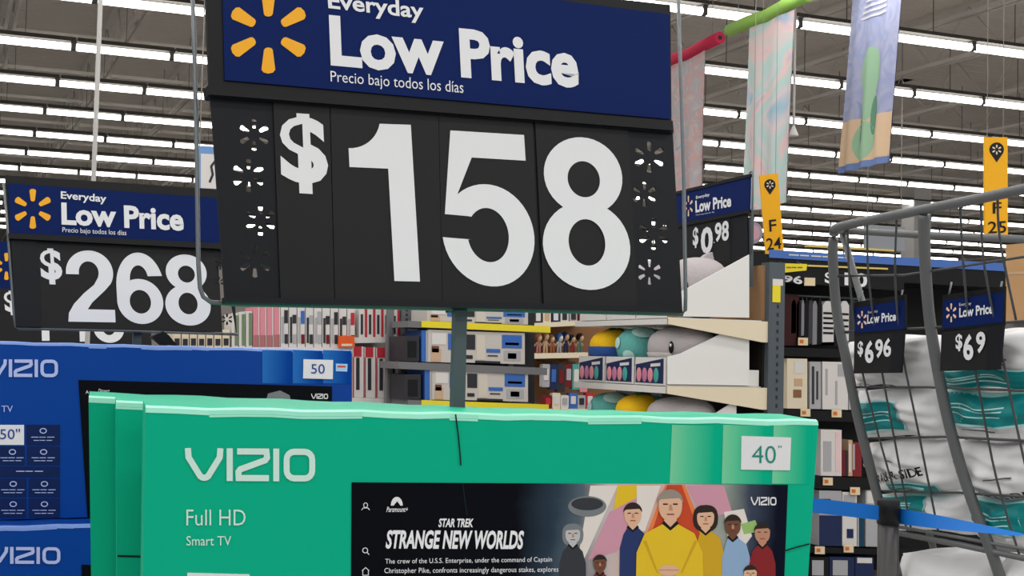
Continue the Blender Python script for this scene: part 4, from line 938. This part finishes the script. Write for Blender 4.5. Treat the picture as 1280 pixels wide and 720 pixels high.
# hanging garments
gm = {'black': M('cloth_black', (24, 24, 28), .9), 'charcoal': M('cloth_charcoal', (62, 62, 66), .9), 'grey': M('cloth_grey', (128, 128, 132), .9), 'white': M('cloth_white', (206, 204, 204), .9), 'blue': M('cloth_navy', (36, 44, 76), .9)}
def garment(label, x0, x1, y0, y1, m_, band=None):
    P = Plane((x0 + x1) / 2, y1, Y=YC + .02); t = thing('hanging_garment', label, 'garment', P, 'garments on the rail'); l = P.q(rq(x0, y0, x1, y1, .03))
    w_ = l[1][0] - l[0][0]; zt = l[0][1]; zb = 0
    b = MB(); n = 6; prof = []
    pts = [(-w_ / 2, zb), (w_ / 2, zb + .004), (w_ / 2, zt - .03), (w_ * .2, zt), (-w_ * .2, zt), (-w_ / 2, zt - .03)]
    b.prism(pts, 0, .2).build('cloth', m_, t)
    if band:
        for k in range(band): 
            z = zb + zt * (.2 + .6 * k / band); MB().box(-w_ / 2 + .005, w_ / 2 - .005, -.003, 0, z, z + zt * .05).build('stripe', gm['black'], t)
    MB().tube([(0, .1, zt - .01), (0, .1, zt + .03), (.012, .1, zt + .045)], .004, 5).build('hanger_hook', wire_grey, t)
for i, (c, x0, x1, y1, bd) in enumerate((('charcoal', 989, 995, 417, 0), ('black', 995.5, 1001, 425, 0), ('grey', 1001.5, 1005, 420, 0), ('black', 1005.5, 1010, 428, 0), ('charcoal', 1010.5, 1015, 430, 0), ('grey', 1015.5, 1021, 431, 0), ('black', 1021.5, 1027, 431, 0), ('white', 1028, 1042, 428, 5), ('black', 1043, 1049, 432, 0), ('white', 1050, 1061, 427, 4), ('charcoal', 1062, 1070, 431, 0), ('grey', 1071, 1080, 430, 0))):
    side = 'under the blue strip'
    n_same = {'charcoal': ('leftmost charcoal', 'middle charcoal', 'right charcoal'), 'black': ('leftmost black', 'second black', 'third black', 'rightmost black'), 'grey': ('leftmost grey', 'middle grey', 'rightmost grey'), 'white': ('left striped white', 'right striped white')}[c]
    k = [j for j, e in enumerate(((0, 'charcoal'), (1, 'black'), (2, 'grey'), (3, 'black'), (4, 'charcoal'), (5, 'grey'), (6, 'black'), (7, 'white'), (8, 'black'), (9, 'white'), (10, 'charcoal'), (11, 'grey'))) if e[1] == c and e[0] < i]
    garment('%s garment hanging on the rail %s' % (n_same[len(k)].capitalize(), side), x0, x1, 375 + (i % 2), y1, gm[c], bd)
# packs on the black shelves
def rpack(label, x0, y0, x1, y1, m_, deco, cat='pack', depth=.14):
    return product('clothing_pack', label, cat, rq(x0, y0, x1, y1 - .9, .02), YC + .01, depth, m_, 'packs on the black shelves', deco)
rpack('cream pack with small brown pictures beside the grey upright', 984, 448, 1009, 511.5, crm, [('printed_picture', (.35, .45, .75, .6), tan_), ('printed_picture', (.3, .22, .7, .38), brn), ('paper_insert', (.35, .7, .85, .95), wpk)])
rpack('grey clear bag pack right of the cream pack', 1012, 452, 1026, 512, gpk, [('dark_band', (.2, .1, .4, .9), dpk), ('dark_band', (.6, .2, .75, .8), dpk)])
rpack('white pack with grey folds left of the 6.96 sign', 1028, 452, 1060, 512.5, wpk, [('fold', (.12, .3, .2, .85), gpk), ('fold', (.5, .1, .58, .6), gpk), ('paper_insert', (.6, .7, .92, .95), gpk)])
rpack('cream topped pack against the bin post on the upper shelf', 1061, 455, 1082, 513, gpk, [('printed_band', (.1, .5, .9, .9), wpk)])
rpack('white pack with pale pink stripe right of the green carton', 1026, 537, 1052, 595.5, wpk, [('paper_insert', (.12, .1, .5, .75), gpk), ('printed_band', (.7, .1, .95, .95), M('pack_blush', (226, 196, 198), .5))])
rpack('slim dark red pack beside the pale pink striped pack', 1053, 563, 1060, 596, maroon, [('printed_edge', (.6, 0, .95, 1), dpk)])
rpack('slim beige pack between the two dark red packs', 1060.5, 550, 1065.5, 596, tan_, [('printed_edge', (.1, .1, .5, .9), wpk)])
rpack('rounded dark red pack against the bin post', 1066, 553, 1077, 596.5, M('pack_wine', (128, 36, 42), .6), [('printed_edge', (0, .2, .2, .95), gpk)])
rpack('grey flat pack just above the blue barrier belt', 1024, 613, 1052, 683, gpk, [('dark_band', (.1, .75, .5, .85), dpk), ('navy_front', (0, .0, 1, .55), navyp)])
rpack('white pack with a small dark square under the barrier belt', 1053, 615, 1071, 683.5, wpk, [('printed_picture', (.3, .15, .75, .32), navyp), ('paper_insert', (.1, .8, .9, .95), gpk)])
rpack('navy and teal pack left of the stanchion', 1071.5, 640, 1080, 684, M('pack_deepteal', (22, 62, 84), .5), [('printed_edge', (.0, .0, .2, 1), gpk)])
rpack('pale grey hanging pack between belt and bin post', 1082, 606, 1098, 684, gpk, [('printed_band', (.1, .7, .9, .95), wpk)])
PF = Plane(1050, 745, Y=YC)
for lb_, x0, x1, m_ in (('black pack with a white label at the bottom beside the green carton', 1012, 1036, rb), ('navy pack with a large white label at the bottom centre of the shelves', 1037, 1068, navyp), ('plain navy pack at the bottom left of the stanchion', 1069, 1092, navyp)):
    rpack(lb_, x0, 696, x1, 748, m_, [('paper_insert', (.12, .55, .72, .92), gpk)] if m_ is not navyp or x0 < 1050 else [('white_tips', (.1, .85, .9, .98), wpk)])
l = PCz.q(rq(990, 748, 1160, 756, .03)); MB().prism([l[i] for i in (3, 2, 1, 0)], 0, .42).build('shelf', rb, rk)
# distant grey board over the aisle
PD = Plane(1105, 312, Y=16); t = thing('hanging_board', 'pale grey blank board hanging far off above the black fixture', 'board', PD)
panel(PD, 'board', t, [(1081, 281), (1131, 284), (1131, 314), (1081, 311)], 0, .03, M('board_grey', (176, 182, 192), .6))
for x in (1085, 1127): a0 = PD.loc(x, 283); MB().tube([(a0[0], .015, a0[1]), (a0[0], .015, CAMZ + DECK - PD.o.z)], .008, 5).build('hanging_wire', hang_grey, t)

# ================================================================== PILLOW BIN
PZ = Plane(1200, 690, Y=4.35, yaw=-90, tilt=14)
bn = thing('pillow_bin', 'grey tubular wire bin holding bagged pillows at the right', 'bin', PZ)
tg = M('tube_grey', (104, 106, 108), .45, .3)
def curve_px(pts, n=6):
    out = []
    for i in range(len(pts) - 1):
        p0 = pts[max(i - 1, 0)]; p1, p2 = pts[i], pts[i + 1]; p3 = pts[min(i + 2, len(pts) - 1)]
        for k in range(n):
            t = k / n
            out.append(tuple(.5 * (2 * p1[j] + (p2[j] - p0[j]) * t + (2 * p0[j] - 5 * p1[j] + 4 * p2[j] - p3[j]) * t * t + (3 * p1[j] - p0[j] - 3 * p2[j] + p3[j]) * t ** 3) for j in (0, 1)))
    return out + [pts[-1]]
YO = -.12; dwire = M('wire_dark', (78, 80, 82), .5, .3)
post1 = [(1043, 286), (1041, 320), (1046, 390), (1058, 450), (1072, 520), (1088, 585), (1102, 640), (1122, 720)]
post2 = [(1155, 268), (1156, 320), (1161, 390), (1170, 450), (1184, 520), (1203, 590), (1224, 650), (1243, 700), (1262, 760)]
for pts, r in ((post1, .020), (post2, .021)):
    o = tubepx(PZ, curve_px(pts), r, YO, 10).build('post', tg, bn)
tubepx(PZ, curve_px([(1043, 287), (1060, 281), (1155, 262), (1230, 247), (1300, 232)]), .019, YO, 10).build('top_rail', tg, bn)
tubepx(PZ, [(1110, 664), (1200, 681), (1300, 702)], .012, YO, 8).build('bottom_rail', tg, bn)
tubepx(PZ, [(1115, 657), (1200, 672), (1300, 690)], .007, YO, 8).build('bottom_rail', tg, bn)
far0 = PZ.loc(1043, 287, YO); 
tubepx(PZ, [(1050, 288), (1160, 294), (1300, 300)], .017, .75, 10).build('back_rail', tg, bn)
l0 = PZ.loc(1043, 287, YO); l1 = PZ.loc(1052, 288, .75)
MB().tube([(l0[0], YO, l0[1]), (l1[0], .75, l1[1])], .016, 10).build('side_rail', tg, bn)
for pts in ([(1048, 345), (1130, 344), (1300, 318)], [(1068, 484), (1160, 484), (1300, 489)], [(1086, 548), (1180, 546), (1300, 552)], [(1100, 614), (1200, 616), (1300, 622)], [(1052, 415), (1160, 410), (1300, 400)]):
    tubepx(PZ, pts, .005, YO + .012, 6).build('cross_wire', dwire, bn)
for pts in ([(1060, 284), (1062, 350), (1075, 450), (1097, 540), (1120, 620), (1135, 665)], [(1084, 279), (1086, 350), (1100, 450), (1120, 560), (1140, 668)], [(1121, 270), (1119, 350), (1128, 440), (1148, 540), (1175, 676)],
            [(1200, 254), (1204, 330), (1214, 430), (1226, 500), (1246, 600), (1275, 696)], [(1226, 250), (1230, 330), (1252, 440), (1268, 520), (1290, 620)], [(1247, 245), (1250, 300), (1270, 400)]):
    tubepx(PZ, curve_px(pts, 4), .0045, YO + .004, 6).build('upright_wire', dwire, bn)
for pts in (post1[-1], post2[-1]):
    a = PZ.M @ Vector((PZ.loc(*pts, YO)[0], YO, PZ.loc(*pts, YO)[1])); lg = MB().tube([(a.x, a.y, a.z), (a.x + .06, a.y, 0)], .02, 10).build('leg', tg); lg.parent = bn; lg.matrix_parent_inverse = PZ.M.inverted()
a = PZ.loc(1052, 288, .75)
bk = MB().tube([(a[0], .75, a[1]), (a[0] + .05, .9, -PZ.o.z + .28)], .017, 10).build('back_post', tg, bn)
fl_ = MB(); lf = [PZ.loc(1118, 690, -.05), PZ.loc(1330, 735, -.05)]
bag = M('bag_white', (226, 226, 228), .3, bump=1.0, scale=7); tealb = M('bag_teal', (10, 128, 132), .35); tlight = M('bag_paleteal', (176, 226, 224), .35); orb = M('bag_orange', (214, 96, 44), .4)
def pillow(label, q, th, deco, seed, depth=.2):
    P = PZ; cx = (q[2][0] + q[3][0]) / 2; cy = (q[2][1] + q[3][1]) / 2
    l0 = P.loc(cx, cy); Pp = Plane(0, 0, o=P.M @ Vector((l0[0], 0, l0[1])), yaw=-90, tilt=14)
    t = thing('bagged_pillow', label, 'pillow', Pp, 'bagged pillows in the wire bin'); q = [(q[0][0] + 1.5, q[0][1] + 1.2), (q[1][0] - 1.5, q[1][1] + 1.2), (q[2][0] - 1.5, q[2][1] - 1.2), (q[3][0] + 1.5, q[3][1] - 1.2)]; l = Pp.q(q); rnd = random.Random(seed); ph = [rnd.uniform(0, 6) for _ in range(6)]
    def S(s, v, off=0., back=False):
        s_, v_ = s, v
        e = max(0, 1 - abs(2 * s - 1) ** 3.2) ** .5 * max(0, 1 - abs(2 * v - 1) ** 3.0) ** .5
        x, z = bil(l, s_, v_)
        wob = .014 * math.sin(5 * s + 3 * v + ph[0]) + .009 * math.sin(13 * s - 7 * v + ph[1]) + .006 * math.sin(23 * v + 11 * s + ph[2]) + .004 * abs(math.sin(17 * s + 4 * v + ph[5]))
        y = -(th + wob) * e - off if not back else depth * e
        rx_ = .006 * math.sin(9 * v + ph[3]); rz = .006 * math.sin(8 * s + ph[4])
        return (x + rx_, y, z + rz)
    n, mm = 44, 30; b = MB()
    for back in (False, True):
        vs = [S(i / n, j / mm, 0, back) for j in range(mm + 1) for i in range(n + 1)]
        fs = [(j * (n + 1) + i, j * (n + 1) + i + 1, (j + 1) * (n + 1) + i + 1, (j + 1) * (n + 1) + i) for j in range(mm) for i in range(n)]
        b.add(vs, [f[::-1] for f in fs] if back else fs, 0, True)
    b.build('bag', bag, t)
    for d in deco:
        if d[0] == 'text':
            _, s, (u0, v0, u1, v1), m_, kw = d; v, f = text_mesh(s, **kw); db = MB(); ri = .2 if s.startswith('BACK &') else 0; db.add([S(u0 + (u1 - u0) * a[0], v0 + (v1 - v0) * a[1] + ri * (a[0] - .5) * (1 if seed == 5 else -.3), .02) for a in v], f); db.build('lettering', m_, t)
        else:
            nm, (u0, v0, u1, v1), m_, off = d; db = MB(); k = 16
            vs = [S(u0 + (u1 - u0) * i / k, v0 + (v1 - v0) * j / k + .012 * math.sin(3.1 * i / k), off + .005) for j in range(k + 1) for i in range(k + 1)]
            db.add(vs, [(j * (k + 1) + i, j * (k + 1) + i + 1, (j + 1) * (k + 1) + i + 1, (j + 1) * (k + 1) + i) for j in range(k) for i in range(k)], 0, True); db.build(nm, m_, t)
    return t
def teal_band(u0, v0, u1, v1): 
    return [('pale_band', (u0 - .02, v0 - .05, u1 + .01, v1 + .03), tlight, .0025), ('teal_band', (u0, v0, u1, v1), tealb, .004)] + [('printed_line', (u0 + .06, v0 + (v1 - v0) * k, u0 + (u1 - u0) * .8, v0 + (v1 - v0) * k + .025), tlight, .0055) for k in (.3, .5, .62)]
T_ = lambda s, r, kw=None: ('text', s, r, blackl, kw or dict(bold=.02))
S_ = lambda u, v: [('orange_mark', (u, v, u + .13, v + .26), orb, .004), ('text', 'S', (u + .035, v + .08, u + .1, v + .22), white_print, dict(bold=.02))]
Q = lambda x0, y0, x1, y1, x2, y2, x3, y3: [(x0, y0), (x1, y1), (x2, y2), (x3, y3)]
pillow('white bagged pillow with a teal band low on its right, below the 69 sign', Q(1178, 418, 1300, 412, 1300, 488, 1182, 483), .07, teal_band(.1, .04, .98, .38) + [T_('SLEEPERS', (.3, .5, .85, .62))], 1)
pillow('plain white bagged pillow hanging below the 6.96 sign', Q(1058, 425, 1166, 418, 1178, 483, 1072, 483), .06, [T_('SIDE', (.1, .03, .3, .12))], 2)
pillow('white bagged pillow with a square teal band at the left of the second row', Q(1072, 486, 1180, 486, 1196, 546, 1084, 547), .08, teal_band(.06, .22, .64, .80), 3)
pillow('white bagged pillow with a wide teal band at the right of the second row', Q(1184, 487, 1300, 490, 1300, 556, 1200, 548), .08, teal_band(.06, .42, .98, .98) + [('printed_line', (.3, .3, .7, .325), MATS['wire_dark'], .004)], 4)
pillow('white bagged pillow with an orange mark and slanted lettering, left of the third row', Q(1084, 550, 1190, 548, 1207, 612, 1100, 614), .08, S_(.04, .5) + teal_band(.26, .02, .86, .2) + [T_('BACK & SIDE', (.2, .32, .8, .5)), ('printed_line', (.4, .64, .52, .67), MATS['wire_dark'], .004)], 5)
pillow('white bagged pillow with an orange mark at the right of the third row', Q(1196, 550, 1300, 554, 1300, 624, 1212, 615), .08, S_(.12, .45) + [T_('BACK & SIDE', (.28, .06, .98, .18)), ('printed_line', (.55, .42, .85, .445), MATS['wire_dark'], .004)], 6)
pillow('white bagged pillow with a teal top edge in the bottom row, behind the barrier belt', Q(1100, 616, 1208, 617, 1226, 668, 1112, 660), .07, teal_band(.02, .62, .66, .98), 7)
pillow('white bagged pillow with a teal block at the right of the bottom row', Q(1216, 619, 1300, 624, 1300, 690, 1232, 674), .08, teal_band(.1, .38, .98, .96), 8)
for lb_, q, s in (('plain white pillow bundle lying under the bin rail at the bottom', Q(1126, 690, 1252, 700, 1262, 790, 1138, 780), 9), ('white pillow bundle at the bottom right corner under the rail', Q(1256, 694, 1330, 700, 1330, 790, 1268, 790), 10)):
    pillow(lb_, q, .1, [], s, .3)
floor_b = MB().box(-.55, .75, -.2, .5, -.0, .02)
# price signs on the bin
def bin_sign(label, hq, pq, spk, texts, digits, strip):
    cx = (pq[2][0] + pq[3][0]) / 2; cy = pq[2][1]; l = PZ.loc(cx, cy, YO - .03)
    P = Plane(0, 0, o=PZ.M @ Vector((l[0], YO - .03, l[1])), yaw=-90, tilt=4)
    t = thing('price_sign', label, 'sign', P, 'small price signs on the pillow bin')
    TL, TR, BR, BL = hq
    panel(P, 'header_frame', t, [(TL[0] - 1, TL[1] - 7), (TR[0] + 1, TR[1] - 7), (BR[0] + 1, BR[1] + 4), (BL[0] - 1, BL[1] + 4)], .001, .012, frame_black); panel(P, 'header_panel', t, hq, -.002, .001, navy)
    b = MB()
    for pt in spark_px(P, *spk, -.004, 1., .58): b.flat(pt, -.004)
    b.build('spark_emblem', MATS['spark_pale'], t); letters(P, t, texts, white_print, -.004)
    panel(P, 'price_panel', t, pq, .001, .01, card_black); panel(P, 'side_strip', t, strip, -.004, .001, strip_black); letters(P, t, digits, white_print, -.003, 'price_digits')
    for x in (TL[0] + 6, TR[0] - 6):
        a = P.loc(x, TL[1] - 6); MB().tube([(a[0], .004, a[1]), (a[0], .02, a[1] + .05)], .004, 5).build('hook', wire_grey, t)
bin_sign('small price sign reading 6.96 on the left of the pillow bin', [(1068, 385), (1130, 375), (1130, 411), (1069, 416)], [(1068, 418), (1130, 414), (1126, 466), (1067, 467)], (1077.5, 399.5, 11),
    [('Everyday', [(1085, 389), (1097, 387), (1097, 391), (1085, 393)], {}), ('Low Price', [(1084, 393.5), (1120, 389.5), (1120, 401), (1084, 405)], dict(bold=.03))], [('$', [(1072, 427), (1079, 426), (1079, 446), (1072, 446)], dict(bold=.03)), ('6', [(1081, 426), (1092, 425), (1092, 454), (1081, 454)], dict(bold=.035)), ('96', [(1094, 424), (1114, 422), (1114, 446), (1094, 448)], dict(bold=.03))], [(1115, 415), (1130, 414), (1126, 466), (1112, 466)])
bin_sign('small price sign reading 69 at the right of the pillow bin', [(1179, 376), (1254, 365), (1253, 403), (1178, 411)], [(1177, 413), (1254, 407), (1249, 462), (1175, 464)], (1189, 391, 12),
    [('Everyday', [(1199, 379), (1214, 377), (1214, 382), (1199, 384)], {}), ('Low Price', [(1199, 385), (1241, 379), (1241, 392), (1199, 397)], dict(bold=.03))], [('$', [(1194, 418), (1203, 417), (1203, 438), (1195, 440)], dict(bold=.03)), ('6', [(1204, 418), (1216, 417), (1217, 450), (1204, 451)], dict(bold=.035)), ('9', [(1220, 415), (1232, 414), (1231, 441), (1220, 442)], dict(bold=.035))], [(1235, 409), (1254, 407), (1249, 462), (1232, 463)])
# cardboard carton behind the bin at the right edge
PH = Plane(1275, 402, Y=4.9, yaw=-90)
t = thing('cardboard_carton', 'plain brown cardboard carton behind the pillow bin at the right edge', 'box', PH); kr = M('kraft_board', (190, 150, 106), .7, noise=.06, scale=8)
panel(PH, 'carton', t, [(1257, 306), (1330, 300), (1330, 402), (1257, 402)], 0, .3, kr); panel(PH, 'tape', t, [(1257, 340), (1330, 338), (1330, 341), (1257, 343)], -.002, 0, tan_)
MB().box(-.2, .05, .04, .28, -PH.o.z, 0).build('stand', shelf_grey, t)

# ================================================================== STANCHION AND BELT
a = at(1110.5, 640, Y=3.95); st = thing('stanchion', 'black topped barrier post with a blue belt in front of the pillow bin', 'stanchion', Vector((a.x, a.y, 0)))
zt = at(1110.5, 624, Y=3.95).z
sm = M('post_chrome', (66, 64, 66), .35, .5)
MB().tube([(0, 0, .02), (0, 0, zt - .075)], .0365, 20).build('post', sm, st); MB().tube([(0, 0, 0), (0, 0, .015), (0, 0, .03)], [.17, .17, .05], 24).build('base', rb, st)
b = MB(); b.tube([(0, 0, zt - .085), (0, 0, zt - .004), (0, 0, zt)], [.0395, .0395, .036], 20); b.build('belt_head', M('head_black', (24, 24, 26), .4), st)
belt = M('belt_blue', (14, 104, 190), .6)
def belt_strip(p0, p1, h0, h1, tw, sag=.0):
    n = 24; vs = []; d = (p1 - p0)
    side = Vector((-d.y, d.x, 0)).normalized()
    for i in range(n + 1):
        s = i / n; h = h0 + (h1 - h0) * s; t = math.radians(tw * s); c = p0 + d * s + Vector((0, 0, -sag * 4 * s * (1 - s))); u = Vector((0, 0, 1)) * math.cos(t) + side * math.sin(t)
        vs += [tuple(c + u * h / 2), tuple(c - u * h / 2)]
    m = MB(); m.add(vs, [(2 * i, 2 * i + 1, 2 * i + 3, 2 * i + 2) for i in range(n)], 0, True)
    off = side * .0012; k = len(vs); m.add([tuple(Vector(v) + off) for v in vs], [(2 * i + 2, 2 * i + 3, 2 * i + 1, 2 * i) for i in range(n)], 0, True)
    o = m.build('belt', belt); o.parent = st; o.matrix_parent_inverse = st.matrix_world.inverted()
bpy.context.view_layer.update()
belt_strip(at(1098, 641, Y=3.94), at(985, 628, Y=3.7), .050, .046, 0)
belt_strip(at(1123, 645, Y=3.94), at(1278, 669, Y=3.30), .052, .036, 84)
